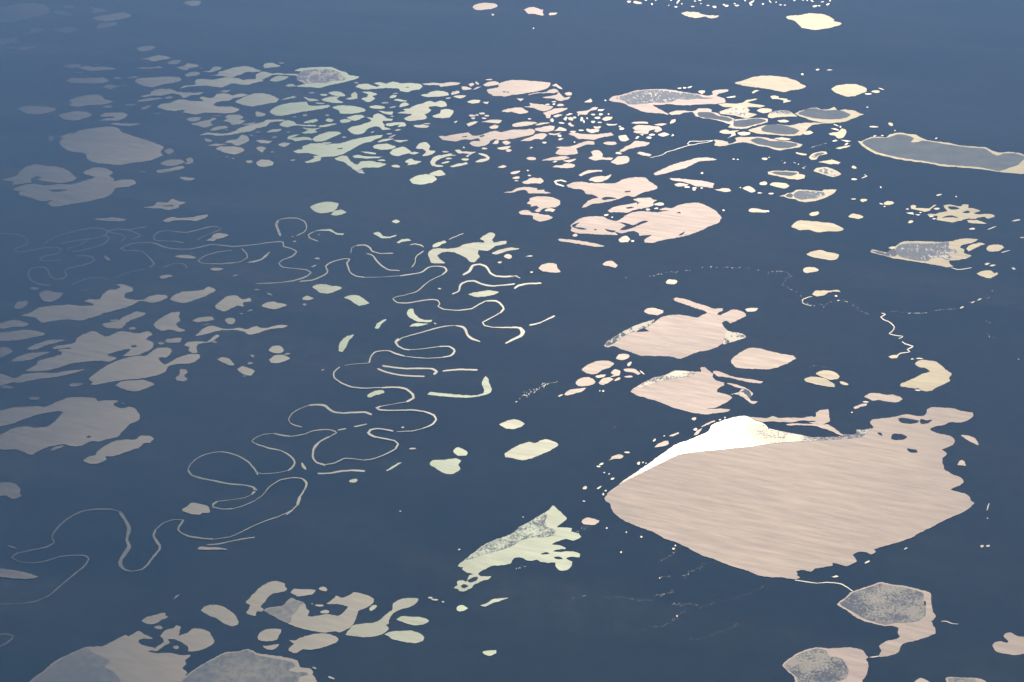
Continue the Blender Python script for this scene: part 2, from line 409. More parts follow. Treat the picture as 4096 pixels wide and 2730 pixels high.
SMALL = 420
HAZE = 0.00082
DATA = {
'00': '''
P broad pale oval lake fading into haze at the upper left corner ; -60 120 0 75 130 45 290 35 400 48 450 80 445 120 340 150 230 180 120 205 0 210 -50 180
e 635 62 105 26
e 575 122 170 38 6
p 815 70 870 72 930 85 990 100 930 112 870 125 835 120 860 98
P hazy lens shaped lake with a pointed west tip in the far left haze ; 845 168 930 145 1000 138 1080 120 1150 120 1205 142 1190 162 1100 180 980 198 900 190
p 890 240 930 215 1060 208 1085 225 1000 250 900 268
e 1285 142 70 14
P faint spindle shaped lake alone in the upper left haze ; 480 275 560 260 600 250 690 255 720 275 640 300 590 305
p 1685 30 1740 12 1840 10 1840 45 1760 60 1730 45
p 280 270 340 262 405 272 340 300 200 320 280 295
p 0 365 80 355 180 350 130 375 200 390 80 400 0 420
p 165 440 260 430 370 428 300 440 200 462
e 100 440 80 24
P small grey oval lake above the crowded lake field at left ; 1250 450 1290 432 1390 424 1430 440 1390 462 1290 475
p 1290 545 1360 535 1450 508 1540 525 1570 540 1470 555 1390 572 1380 555
p 1535 580 1580 558 1660 555 1660 570 1620 592 1560 595
p 1240 632 1300 622 1400 622 1470 612 1490 625 1400 632
p 1620 625 1690 610 1720 582 1820 600 1825 615 1740 632 1710 650
e 1770 685 140 40 -6
p 1870 660 1920 655 1960 620 2010 615 2045 630 2000 650 1940 668
e 1850 632 34 14
P long pale lake shaped like a leaning boot at the top edge of the lake field ; 1925 700 2000 688 2010 665 2060 650 2150 625 2250 612 2320 625 2352 640 2400 655 2352 665 2260 668 2210 690 2130 712 2010 700
P broad pale lake with a long trailing west spit above the crowded ponds ; 1645 820 1690 795 1800 780 1785 755 1830 728 1960 735 2080 712 2200 725 2240 738 2330 730 2420 745 2330 765 2290 782 2180 780 2140 770 2080 790 2030 810 1900 792 1800 795 1700 805
p 580 608 660 592 750 600 730 622 640 630
p 715 632 790 608 850 618 960 615 1060 640 960 648 850 655 770 645
e 725 672 80 14
P long narrow hazy lake with rounded ends at far left ; 610 745 650 722 780 722 950 718 1000 745 940 768 820 770 660 765
e 890 598 60 12
e 1080 722 70 24
p 945 798 1000 782 1050 790 1150 790 1060 805 1020 825 980 815
P smooth pale oval lake left of the crowded ponds ; 1237 745 1280 722 1420 715 1560 706 1650 715 1670 740 1600 765 1500 780 1400 808 1320 795 1260 770
p 1165 720 1230 705 1270 712 1200 728
p 1290 890 1390 865 1380 850 1450 825 1560 822 1640 850 1740 855 1870 852 1830 875 1760 880 1690 905 1650 875 1570 865 1480 885 1400 882 1330 900
p 1255 935 1340 910 1450 900 1490 908 1400 928 1300 940
e 1550 902 70 22 -10
P large ragged pale lake left of the crowded ponds ; 1442 985 1480 960 1560 950 1650 918 1730 925 1820 935 1870 930 1830 905 1850 890 1950 905 1990 870 2080 862 2130 880 2200 865 2280 875 2220 895 2150 905 2100 930 2030 935 1960 960 2000 985 2120 985 2200 1010 2130 1045 2030 1045 1900 1040 1790 1055 1675 1035 1700 1015 1600 1025 1500 1010
P hazy lake with a stepped west shore among the far left lakes ; 638 925 720 895 830 873 920 882 970 920 1040 940 940 965 840 970 720 985 640 975 660 950
P small rounded spindle lake beyond the leftmost shore of the hazy lakes ; 170 1005 215 980 330 978 440 988 520 1010 460 1035 350 1055 250 1050
P hazy lens shaped lake above the big smooth lake at left ; 540 1065 610 1040 710 1025 800 1035 850 1065 780 1090 700 1112 600 1105
P split lake like two stacked fingers above the big smooth lake at left ; 920 1075 960 1045 1050 1040 1140 1040 1175 1058 1150 1085 1100 1110 1000 1115 920 1110 950 1098 1045 1085 1045 1075 980 1078
p 1010 1145 1070 1132 1170 1140 1290 1140 1220 1160 1100 1160
e 990 982 90 24
e 1200 966 100 14
e 1340 990 90 24 -20
e 1445 1048 64 16
e 445 812 50 12
P big smooth hazy lake with a bulging lower lobe at left ; 545 1265 620 1230 690 1225 720 1205 850 1180 1000 1165 1080 1175 1120 1215 1200 1245 1380 1300 1460 1330 1505 1360 1470 1400 1495 1430 1430 1460 1330 1485 1200 1500 1100 1520 950 1505 850 1490 795 1455 785 1420 740 1405 640 1390 570 1350 545 1310 580 1275
p 1505 1388 1560 1365 1600 1390 1550 1420
p 1470 1505 1540 1475 1650 1468 1700 1490 1640 1515 1560 1530
p 1710 1465 1750 1450 1780 1485 1730 1512 1690 1505 1720 1490
p 1440 1568 1550 1552 1650 1528 1700 1540 1640 1562 1500 1590 1440 1585
p 2025 840 2080 830 2120 832 2080 850
P pale teardrop lake at the edge of the crowded ponds ; 2163 940 2230 900 2352 860 2470 870 2560 915 2540 940 2440 960 2352 975 2290 980 2220 965
p 1710 1100 1770 1080 1850 1082 1830 1108 1760 1120
p 1760 1145 1850 1115 1920 1105 1950 1085 1990 1095 1930 1120 1955 1150 1880 1178 1830 1160
p 2065 1075 2120 1058 2200 1060 2240 1085 2200 1100 2255 1115 2200 1145 2130 1148 2100 1125 2050 1115 2090 1095
e 1995 1070 70 16
p 1925 1200 1990 1165 2070 1158 2095 1175 2030 1190 1970 1205
P long wriggling lake like a swimming eel at the west of the crowded ponds ; 1830 1250 1890 1225 1990 1228 2080 1230 2150 1210 2200 1180 2300 1150 2430 1120 2440 1108 2600 1100 2620 1112 2480 1130 2450 1160 2352 1185 2300 1210 2200 1225 2100 1245 2000 1250 1900 1240
p 1880 1275 1930 1285 1955 1300 1910 1310 1885 1298
p 2065 1315 2110 1290 2180 1280 2220 1240 2280 1260 2290 1290 2250 1320 2180 1342 2130 1320
p 1910 1340 1980 1325 2080 1328 1990 1345
P plump pale oval pond on the lower left fringe of the crowded ponds ; 1980 1370 2030 1350 2150 1348 2230 1365 2250 1385 2170 1418 2090 1415 2020 1390
e 2085 1447 26 14
e 2143 1462 30 14
e 2080 1200 36 10
e 2310 1250 30 14
e 470 1275 60 50
e 2290 1490 70 24
e 1140 792 60 12
p 2220 1150 2290 1135 2352 1128 2300 1150
''',
'01': '''
P hazy lake with wispy northern shore above the broad hazy winged lake at far left ; 20 90 100 65 160 40 190 0 250 -35 340 -55 420 -40 520 -35 600 -10 660 30 700 70 660 100 560 118 480 112 400 100 340 85 380 65 330 60 280 80 290 110 200 125 110 135 120 105
P broad hazy lake with an eastern lobe like an outstretched wing at far left ; 120 180 200 140 300 125 420 140 540 128 650 130 760 100 870 65 770 35 770 15 850 -20 940 -25 1000 -5 1040 25 1000 50 1050 80 1040 100 1120 88 1230 90 1250 120 1180 150 1060 165 1030 215 960 250 840 280 700 305 560 330 470 330 440 300 480 275 380 285 280 255 170 225 180 195
+isl 450 185 510 175 620 178 600 190 500 200
e 1310 16 70 16 6
e 1540 2 180 14 -6
p 1645 70 1690 60 1800 78 1770 90 1710 95
P ragged pale pond with a stretched west spit under the crowded lake field ; 1310 340 1410 330 1440 295 1540 295 1580 262 1640 285 1710 298 1650 320 1640 345 1540 368 1480 352 1400 350
+isl 1500 325 1590 320 1590 330 1520 332
p 858 450 940 440 1040 435 1170 452 1100 468 960 465
P thin wavy pale lake above the looping channels at left ; 1495 465 1570 430 1660 440 1760 432 1840 415 1910 410 1880 440 1800 465 1700 460 1600 462 1540 478
P pale brown patch lake right of the looping channels ; 1895 645 1940 620 1960 590 2010 575 2100 595 2050 620 1980 640 1960 650
R faint crescent shaped channel below the thin wavy lake at left ; 12 ; 2010 520 1950 515 1880 530 1800 550 1720 568 1640 565 1560 555 1490 555 1440 575 1410 610 1420 640 1500 648 1600 650 1690 665
R faint crescent shaped channel below the thin wavy lake at left ; 7 ; 1810 640 1860 610 1930 580 2010 550 2030 530 2010 520
R faint winding old river channel in the middle of the left edge zone ; 13 ; 1290 662 1360 662 1430 670 1500 700 1560 715 1640 722 1740 722 1850 700 1950 680 2060 690 2150 700 2250 690 2352 680
R faint winding old river channel in the middle of the left edge zone ; 13 ; 1290 662 1200 675 1110 715 1150 735 1240 735 1310 745 1350 780 1400 830 1420 860 1370 890
R hazy meandering river entering from the left edge ; 14 ; -60 585 0 578 120 582 200 600 255 640 240 680 130 725 150 745 230 745 330 725 440 708 540 712 570 730 520 765 400 790 365 815 410 830 560 825
R hazy meandering river entering from the left edge ; 16 ; 700 785 780 782 850 795 870 820 830 850 740 875 640 895 590 920 615 965 570 995 500 995 460 970 440 920 410 892 340 888 280 905 260 960 290 1010 350 1040 470 1058
R faint double oxbow channels crossing in the left haze ; 12 ; 410 670 500 610 600 580 720 550 850 530 940 535 1020 570 1110 590 1155 620 1110 645
R faint double oxbow channels crossing in the left haze ; 14 ; 1340 520 1250 530 1180 545 1080 540 1000 555 960 600 850 625 760 635 640 655 560 670
R faint double oxbow channels crossing in the left haze ; 12 ; 1160 545 1240 570 1290 600 1210 632
R faint double oxbow channels crossing in the left haze ; 14 ; 940 590 1000 620 960 670 850 710 720 740 660 745
R faint double oxbow channels crossing in the left haze ; 9 ; 620 720 720 690 790 650 830 620
R faint crescent bend left of the looping middle river ; 9 ; 2130 735 2000 750 1880 785 1820 830 1850 850 1940 858 2060 855 2200 840 2270 800 2260 760 2220 715
R faint thread of a channel below the hazy river at left ; 8 ; 660 1045 750 1010 830 985 920 985 1000 1000
R faint thread of a channel below the hazy river at left ; 6 ; 1060 990 1140 950 1230 925 1340 905
e 1705 795 200 30 2
e 1990 910 130 26
p 1460 980 1530 960 1590 970 1540 990 1480 1000
e 985 810 80 24 35
e 315 1088 90 24
e 780 1106 60 12
e 2160 970 60 10 -15
R faint small oxbow curl below the pale flat ponds at left ; 7 ; 1500 890 1580 860 1660 852 1715 880 1700 910
p 360 1135 430 1103 500 1120 580 1130 540 1180 460 1210 390 1195
p 130 1265 160 1215 240 1198 265 1215 220 1260 160 1280
P long rising hazy lake like a galloping animal at left ; 200 1335 290 1300 350 1265 460 1245 640 1232 740 1245 850 1240 860 1225 775 1205 820 1185 920 1180 940 1140 1000 1098 1060 1095 1110 1070 1070 1050 1130 1048 1220 1080 1215 1110 1150 1130 1145 1165 1210 1185 1310 1188 1380 1155 1450 1142 1535 1150 1540 1170 1470 1200 1400 1215 1290 1200 1190 1245 1060 1285 960 1310 860 1345 740 1378 600 1370 480 1385 380 1398 320 1350
P pale lake with a smooth cigar body and small head at its upper right ; 1562 1185 1610 1140 1680 1115 1760 1110 1870 1095 1910 1070 1960 1080 1985 1100 1900 1145 1820 1180 1690 1218 1600 1200
P pale helmet shaped pond with an eastern prong right of the cigar lake ; 1975 1240 2040 1190 2090 1155 2170 1150 2230 1185 2290 1172 2310 1200 2230 1215 2240 1250 2190 1240 2120 1270 2060 1298 2000 1275
p 940 1415 1010 1395 1080 1385 1130 1345 1210 1315 1250 1295 1340 1310 1300 1340 1200 1375 1160 1400 1120 1450 1060 1450 980 1445
p 1010 1375 1080 1368 1110 1380 1040 1388
P rugged pale pond shaped like a torn leaf below the cigar lake ; 1412 1415 1460 1370 1540 1320 1610 1300 1655 1305 1640 1340 1655 1380 1620 1410 1640 1445 1700 1470 1650 1485 1560 1460 1500 1475 1450 1460
p 1765 1380 1840 1350 1950 1345 1970 1370 1900 1385 1820 1395
e 2115 1382 105 54
e 2218 1320 32 14
e 2295 1290 50 14 -15
e 1895 1418 60 12 -15
e 1215 1452 70 24
P thin necked lake like a dumb bell under the helmet shaped pond ; 1800 1520 1850 1470 1900 1435 1960 1428 2030 1450 2110 1458 2200 1445 2260 1460 2352 1430 2400 1450 2480 1440 2560 1420 2640 1425 2600 1445 2500 1455 2440 1470 2352 1500 2290 1508 2230 1480 2140 1465 2040 1468 1980 1480 1890 1505
P low hazy lake on the left edge below the galloping lake ; -40 1440 0 1405 120 1375 200 1385 265 1410 220 1435 120 1440 30 1455
P grey pink lake spreading from the left edge above the stacked lakes ; -60 1500 0 1490 110 1480 210 1465 300 1470 420 1500 380 1520 250 1545 120 1565 0 1568 -60 1568
p 1520 1555 1610 1540 1670 1545 1640 1575 1540 1585
''',
'02': '''
p 245 72 300 40 400 5 480 -15 600 -10 540 10 440 35 340 75 280 80
P great brown hazy lake cluster arm reaching down left like an antler ; 240 275 340 215 350 185 430 160 570 120 560 100 530 90 560 72 660 72 620 60 500 75 485 62 520 45 600 35 690 15 700 -20 760 -60 860 -90 980 -40 1100 -90 1260 -70 1360 -90 1400 -60 1340 -20 1400 10 1410 45 1380 80 1300 115 1240 135 1140 140 1135 130 1190 90 1200 70 1100 90 980 125 1000 140 1070 155 1010 190 950 185 900 180 720 195 640 210 560 240 470 265 380 275
+isl 1195 45 1240 38 1265 50 1220 62
P short pale lake stub pointing left below the brown antler lake's top arm ; 105 185 150 150 250 115 350 105 460 100 380 135 300 165 200 185
P faint rounded lake cut by the left edge beside the antler lake ; -60 90 0 60 70 62 120 92 60 130 0 155 -60 150
P big hazy brown lake shaped like a fish swimming left ; 812 350 900 280 1000 215 1120 165 1240 140 1340 135 1400 90 1450 65 1540 62 1580 80 1560 125 1530 150 1460 155 1475 190 1510 215 1560 195 1640 150 1740 122 1830 122 1840 150 1790 190 1720 208 1620 210 1545 235 1520 280 1440 315 1330 340 1200 350 1040 372 900 400 830 400 850 375
P smooth hazy egg shaped lake beneath the brown fish shaped lake ; 1065 410 1100 375 1200 362 1320 358 1380 380 1418 400 1340 435 1260 462 1180 455 1100 430
P long low hazy lake with a thin eastern tip below the antler lake ; -60 310 0 300 80 325 140 345 200 310 360 290 500 295 620 275 780 260 660 300 520 330 340 350 180 385 120 380 60 400 0 410 -60 420
e 695 402 120 34 -8
p 1690 40 1710 15 1800 5 1900 5 1950 -30 1990 -60 2020 -50 1960 0 1870 20 1815 35 1805 80 1815 110 1770 112 1730 95 1740 60
e 1480 22 56 26
e 1588 8 140 20
e 1970 12 50 20 15
p 1615 340 1650 300 1650 262 1710 262 1720 290 1690 320 1725 350 1690 372 1630 365
P small pale capsule pond tilted down right beyond the brown fish lake ; 2000 170 2030 150 2090 160 2140 195 2155 225 2110 225 2050 200
P small bright ragged pond beside the tilted capsule pond ; 2180 262 2230 232 2290 250 2338 275 2310 318 2250 310 2210 290
e 2297 207 50 22
e 2318 140 40 22 20
e 2245 325 30 12
P large hazy lake with a bay cut into its western side near the left edge ; -60 650 0 640 120 612 300 602 420 605 520 560 640 520 760 518 880 530 900 555 960 545 1085 550 1040 585 1110 620 1180 605 1240 620 1280 680 1270 730 1190 770 1130 830 1080 880 980 905 900 925 840 922 740 965 650 968 580 950 440 975 340 1020 290 1048 230 1030 150 998 20 1000 -60 960 -60 880 0 865 120 805 260 785 310 800 420 790 480 760 560 680 580 655 540 645 440 660 340 680 220 720 120 760 0 785 -60 790
+isl 790 880 820 872 845 882 810 890
e 1130 575 40 14
e 315 528 110 30
e 65 425 120 30
p 455 1005 500 975 600 960 540 990 490 1005
P hazy caterpillar lake made of three linked lobes below the bayed lake ; 765 1100 810 1065 880 1050 890 1020 980 955 1060 920 1150 908 1250 905 1290 875 1370 870 1412 895 1380 935 1320 940 1280 980 1180 1015 1040 1060 970 1060 975 1090 910 1125 830 1130
P hazy two tone lake cut by the left edge below the bayed lake ; -60 1310 0 1305 90 1298 150 1320 190 1365 180 1400 205 1420 150 1450 100 1448 60 1420 0 1425 -60 1430
R grey green river looping through the lower left ; 13 ; 2020 1015 2100 1025 2200 1060 2280 1110 2340 1180 2370 1230
R grey green river looping through the lower left ; 9 ; 2020 1015 1920 1030 1820 1070 1750 1130 1725 1180
R grey green river looping through the lower left ; 18 ; 1725 1180 1760 1230 1850 1260 1980 1285 2100 1310 2240 1322 2320 1340 2345 1370 2310 1410
R grey green river looping through the lower left ; 6 ; 2310 1410 2240 1440 2100 1460 2000 1472
R grey green river looping through the lower left ; 15 ; 2000 1472 1955 1500 1960 1525 2040 1542 2140 1540
R grey green river looping through the lower left ; 7 ; 2140 1540 2240 1510 2352 1462
P small brown trapezoid pond by the river's lower hairpin ; 1670 1555 1730 1510 1750 1488 1800 1490 1900 1515 1930 1560 1925 1580 1860 1580 1840 1598 1780 1595 1720 1580
e 2345 1368 40 20
''',
'03': '''
R grey green river looping through the lower left ; 14 ; 0 852 150 852 320 830 450 775 550 690 680 580 770 510 815 440 780 408 680 405 560 415 400 462 280 475 180 462 110 425 150 390 300 355 420 330 500 290
R grey green river looping through the lower left ; 16 ; 500 290 480 230 520 160 600 85 700 25 780 -5 900 -20 1030 -15 1095 0
R grey green river looping through the lower left ; 28 ; 1095 0 1150 80 1185 160 1165 260 1185 330 1120 430 1105 490 1150 540 1215 552
R grey green river looping through the lower left ; 12 ; 1215 552 1300 535 1350 500
R grey green river looping through the lower left ; 20 ; 1350 500 1400 430 1470 340 1440 280 1410 230 1430 170
R grey green river looping through the lower left ; 10 ; 1430 170 1500 110 1600 78 1690 82
R grey green river looping through the lower left ; 18 ; 1690 82 1640 150 1650 190 1730 230 1850 250 1960 258
R grey green river looping through the lower left ; 7 ; 1960 258 2120 235 2250 175 2352 125
R bright straight channel bar below the grey green river's right end ; 14 ; 1900 306 2000 300 2120 275 2240 250 2340 238
P small cream sliver pond beneath the bright straight bar ; 1810 350 1830 326 1920 332 2000 335 2092 350 2000 355 1880 357
P hazy spear shaped lake coming in from the left edge at bottom ; -60 530 0 528 120 542 250 570 350 605 250 625 120 618 0 605 -60 600
R faint bend of river at the left edge near the bottom ; 16 ; -20 1135 50 1125 120 1145 90 1190 0 1240 -20 1250
e 110 330 90 14 15
p 1590 820 1615 780 1660 760 1630 790
P small brown pond with a torn right end above the bottom left lakes ; 1298 1005 1350 970 1430 950 1520 930 1520 955 1550 968 1480 1000 1420 1032 1350 1032
e 1457 1066 80 30
P tan oval lake tilted down right like a lemon near the bottom ; 1850 910 1880 870 1950 858 2040 870 2130 925 2170 970 2190 1030 2140 1055 2060 1030 1980 980 1900 950
P tan lake pair with a narrow waist and a tail at the bottom left ; 1468 1150 1520 1090 1600 1070 1620 1050 1658 1060 1650 1115 1640 1140 1720 1115 1770 1078 1850 1078 1920 1110 1970 1195 1920 1240 1820 1280 1725 1285 1730 1250 1680 1210 1600 1175 1540 1175 1560 1210 1500 1240 1440 1285 1410 1285 1420 1260 1500 1200 1490 1165
e 1617 1250 60 30
P very large hazy lake with a blue grey west half at the bottom left ; 270 1568 380 1480 500 1380 640 1310 800 1245 940 1238 1080 1170 1160 1135 1180 1150 1270 1100 1330 1130 1400 1165 1390 1175 1320 1170 1270 1185 1290 1220 1370 1245 1420 1252 1410 1275 1360 1285 1440 1302 1560 1300 1650 1320 1750 1322 1700 1370 1710 1400 1680 1440 1715 1480 1690 1530 1650 1568 1600 1660 300 1660
+thn 300 1560 400 1480 520 1385 650 1315 800 1255 850 1300 1000 1370 960 1430 1050 1480 1100 1600 700 1655 320 1650
''',
'10': '''
P smooth peach oval lake alone near the top edge left of the twin tiny ponds ; 1990 68 2020 42 2110 30 2190 35 2220 60 2170 82 2060 95 2005 90
e 2175 140 26 16
p 60 610 80 590 145 580 225 608 150 622 80 628
e 235 585 44 18
P lake with a long western arm in the crowded ponds' upper left ; 0 690 60 660 150 680 200 672 260 680 370 680 390 695 300 695 180 690 120 705 60 735 0 745
p 125 745 160 715 230 700 300 712 280 730 210 750 150 752
P lace-like lake crowded with dark islets in the upper part of the lake field ; 355 655 400 632 520 622 700 620 760 650 820 665 860 695 950 705 940 720 860 745 760 770 660 790 580 812 500 805 380 800 370 790 450 775 420 755 370 700 390 680 430 660
+mar 375 740 385 690 440 650 520 642 690 640 760 668 800 710 830 725 790 745 700 745 640 765 560 760 480 770 430 755
p 270 792 300 775 350 780 370 795 320 800
e 920 765 44 16
P long peach lake with a notched upper shore right of the lace-like lake ; 915 800 960 775 1040 778 1100 800 1140 790 1080 768 1140 758 1190 770 1260 755 1340 770 1430 765 1510 778 1530 800 1500 825 1440 832 1390 850 1320 840 1310 818 1200 812 1100 818 1000 825
+isl 1370 805 1400 800 1405 808 1375 810
P flat wedge shaped peach lake right beside the long notched lake ; 1530 775 1600 765 1720 768 1800 758 1880 765 1860 780 1780 790 1700 802 1680 785 1580 785
e 510 858 60 14
e 622 876 80 18
p 665 858 720 842 780 850 825 880 790 890 720 880
p 240 922 290 900 350 885 370 898 290 912
p 435 895 480 905 580 925 500 935 460 915
p 600 920 660 895 770 888 740 915 800 948 720 950 640 935
p 540 945 630 950 625 962 560 958
P large pale tongue shaped lake in the crowded ponds ; 125 1030 180 985 280 955 400 942 470 940 480 970 560 975 670 970 680 985 600 1005 500 1020 380 1040 250 1068 170 1060
P heart shaped pale lake right of the tongue shaped lake ; 705 995 760 972 900 978 970 995 1010 1020 930 1042 850 1050 770 1045 760 1020
p 820 912 880 895 875 870 910 850 925 870 930 905 880 918
p 970 845 1060 850 1115 870 1070 890 1090 910 1030 942 965 912 1020 895 1030 870
p 1040 985 1110 970 1190 990 1150 1005 1060 998
p 1120 1020 1190 1030 1260 1030 1250 1060 1200 1055
p 1225 895 1250 878 1295 882 1280 900 1235 905
p 1265 925 1300 912 1390 932 1330 938
p 1310 990 1320 965 1365 945 1410 965 1370 980
P forked peach lake with two broad arms in the middle of the crowded ponds ; 1300 1040 1370 1025 1350 1010 1410 998 1450 975 1530 955 1590 932 1640 945 1690 930 1735 940 1752 975 1700 990 1640 978 1580 990 1610 1015 1580 1045 1550 1055 1570 1090 1480 1110 1400 1115 1362 1095 1400 1075 1430 1055 1370 1048
P smooth pink kidney shaped lake below the forked lake ; 1620 1070 1690 1045 1700 1015 1760 1008 1810 1020 1795 1060 1780 1085 1650 1088
P low peach lake like a flat fish above the forked lake ; 1515 878 1570 868 1620 842 1700 840 1760 855 1770 880 1680 892 1560 895
p 1742 905 1790 898 1780 912 1750 915
p 1810 890 1870 878 1930 885 1880 910
p 1790 865 1840 838 1875 850 1860 862 1800 875
p 1885 800 1930 800 1980 820 1930 832 1890 822
p 1950 780 1990 765 2010 782 1970 800
p 1990 830 2030 805 2070 800 2020 825
p 2085 785 2130 760 2200 752 2240 775 2180 790 2120 798
P broad pink lake with ragged shores at the top right of the crowded ponds ; 2120 825 2180 815 2230 800 2220 780 2270 755 2352 738 2450 740 2600 752 2705 762 2690 800 2650 825 2560 845 2440 865 2352 875 2290 888 2180 880 2140 860
+isl 2265 842 2290 840 2290 850 2270 850
+isl 2300 845 2325 843 2325 852 2305 852
p 1940 938 2000 920 2060 925 2050 945 1990 955
p 2080 942 2140 940 2125 962 2095 955
p 2250 1025 2320 1000 2430 995 2500 1030 2420 1052 2352 1032 2300 1032
e 2075 1048 52 20
e 1985 1068 60 20
e 2030 1062 30 14
e 2120 1068 50 14
e 1995 1092 34 18
e 2095 1092 40 16
p 1935 1140 1990 1122 2040 1118 2000 1145 1950 1165
p 2070 1125 2110 1112 2170 1102 2260 1110 2230 1135 2140 1128
p 2140 1172 2180 1152 2230 1158 2225 1178 2160 1188
p 1445 1155 1520 1148 1590 1160 1570 1175 1480 1172
e 1570 1142 60 12
e 1835 1125 36 14 -25
P ragged rose coloured lake stretched below the kidney shaped lake ; 1675 1255 1740 1255 1830 1238 1950 1220 1990 1250 2060 1245 2120 1225 2200 1205 2260 1220 2340 1218 2300 1240 2400 1240 2500 1190 2545 1205 2500 1245 2400 1268 2300 1285 2200 1278 2150 1300 2130 1330 2020 1352 1960 1320 2000 1298 2060 1298 2040 1272 1980 1285 1900 1285 1830 1300 1720 1288
+isl 1890 1258 1940 1252 1935 1262 1900 1265
+isl 2050 1255 2100 1242 2090 1256 2060 1264
P lake with a round knob and a trailing tail in the crowded ponds ; 840 1195 880 1170 960 1150 1040 1125 1060 1110 1010 1075 1070 1085 1080 1060 1130 1045 1180 1070 1200 1090 1260 1095 1250 1110 1160 1115 1180 1150 1180 1170 1235 1190 1160 1195 1130 1165 1080 1165 1020 1190 990 1225 930 1240 880 1225
p 835 1085 900 1062 970 1058 1000 1075 950 1100 900 1112
e 820 1115 98 36 -8
p 1190 1145 1250 1130 1360 1128 1375 1160 1300 1170 1320 1145 1220 1165
p 1270 1205 1300 1190 1340 1195 1300 1210
p 0 1028 90 1050 60 1072 0 1070
P wriggling narrow lake with a thin neck left of the lake with a round knob ; 215 1150 250 1120 290 1108 350 1120 370 1145 460 1150 560 1152 540 1165 420 1160 350 1155 290 1172 240 1165
p 430 1135 480 1112 560 1095 570 1112 520 1130
p 635 1108 660 1090 715 1105 690 1125 650 1120
e 655 1065 34 20
e 450 1065 50 20
e 355 1080 40 10
p 570 1165 650 1145 745 1140 700 1155 600 1175
p 415 1225 480 1200 420 1178 520 1185 590 1178 540 1200 570 1218 480 1230
p 95 1220 150 1195 235 1190 230 1205 160 1218
p 0 1210 50 1218 20 1228 0 1225
e 297 1220 40 14
P long slanting oval lake like a rice grain in the crowded ponds ; 515 1285 560 1250 640 1220 760 1212 785 1230 700 1265 620 1300 550 1305
p 285 1280 300 1255 400 1238 330 1270 440 1262 500 1270 515 1290 440 1290 360 1302 330 1285
p 0 1295 60 1290 130 1300 150 1295 120 1318 50 1320
e 170 1266 54 20 -10
P small pale oval pond with a rounded body on the lower left of the crowded ponds ; 203 1332 260 1312 315 1322 300 1340 250 1355
p 0 1362 60 1350 90 1360 60 1405 20 1385
e 148 1402 36 12
e 337 1478 46 16 -8
P hexagonal pale green pond at the lower left edge of the crowded ponds ; 0 1495 50 1472 120 1475 165 1500 150 1522 80 1537 20 1525
P large pale green lake shaped like a leaping fish in the crowded ponds ; 345 1395 400 1370 440 1345 500 1325 580 1320 650 1330 720 1325 780 1320 880 1290 980 1268 1090 1248 1165 1245 1150 1265 1080 1290 1060 1305 960 1330 900 1365 820 1410 730 1440 600 1448 590 1480 470 1505 450 1492 540 1455 520 1440 580 1432 480 1412 380 1412
+isl 740 1370 790 1362 795 1372 750 1375
+isl 385 1372 430 1358 425 1375 400 1380
e 650 1318 100 14
P smooth pale oval pond right of the leaping fish shaped lake ; 1070 1350 1120 1330 1200 1325 1285 1352 1240 1375 1150 1382 1090 1370
P rounded pale bean lake below the smooth oval pond ; 1230 1405 1270 1372 1350 1352 1410 1385 1430 1405 1370 1420 1300 1440 1240 1425
p 1410 1415 1450 1400 1500 1408 1450 1425
p 1465 1368 1500 1325 1560 1310 1600 1350 1590 1385 1650 1392 1620 1425 1530 1438 1560 1400 1530 1375
p 885 1440 940 1430 1010 1440 1155 1445 1120 1458 1000 1460 900 1455
p 955 1395 1010 1398 1100 1408 1100 1425 1020 1415
e 1155 1478 76 16
P pale green lake with a looping tail like a tadpole under the leaping fish lake ; 720 1465 780 1435 840 1440 860 1480 930 1520 960 1490 1060 1485 1140 1500 1200 1515 1140 1540 1060 1545 980 1545 960 1560 1000 1600 940 1590 880 1550 800 1490 740 1480
e 1285 1532 76 26 8
p 1365 1490 1420 1462 1460 1480 1520 1488 1470 1510 1390 1525 1400 1505
P open ring of pink water with broken ponds inside in the lower crowded ponds ; 1600 1490 1640 1440 1720 1425 1800 1412 1790 1425 1845 1430 1750 1440 1680 1465 1650 1490 1650 1510 1725 1525 1690 1538 1620 1525
p 1780 1535 1830 1515 1930 1495 1945 1505 1860 1530
p 2010 1490 2060 1468 2120 1455 2040 1412 2100 1415 2150 1450 2120 1480 2060 1492
p 1825 1382 1870 1380 1900 1395 2020 1400 1970 1420 1940 1445 1920 1440 1960 1415 1860 1410
e 1740 1400 56 14
e 1770 1462 60 16
e 1740 1495 72 18 -12
e 1920 1468 76 18
e 1908 1360 20 14
e 2098 1370 50 18
e 809 1266 44 16
e 1070 1220 36 14 -15
e 1225 1235 54 14
p 1115 1310 1150 1285 1220 1275 1270 1280 1180 1300
p 1260 1292 1340 1290 1405 1290 1320 1308
e 1250 1258 70 14 -25
p 2170 1325 2200 1295 2230 1290 2225 1320
p 2260 1310 2300 1295 2340 1315 2300 1335
p 2215 1362 2300 1345 2340 1350 2290 1378 2230 1375
e 2320 1385 56 24
p 2222 1540 2270 1522 2305 1535 2280 1545
e 1185 950 70 14
e 1255 990 60 14 -10
e 2190 1152 10 8
e 1280 865 50 10 -10
e 2142 737 60 12
e 2030 770 40 20 30
e 1820 852 40 16
e 1250 1075 30 12
''',
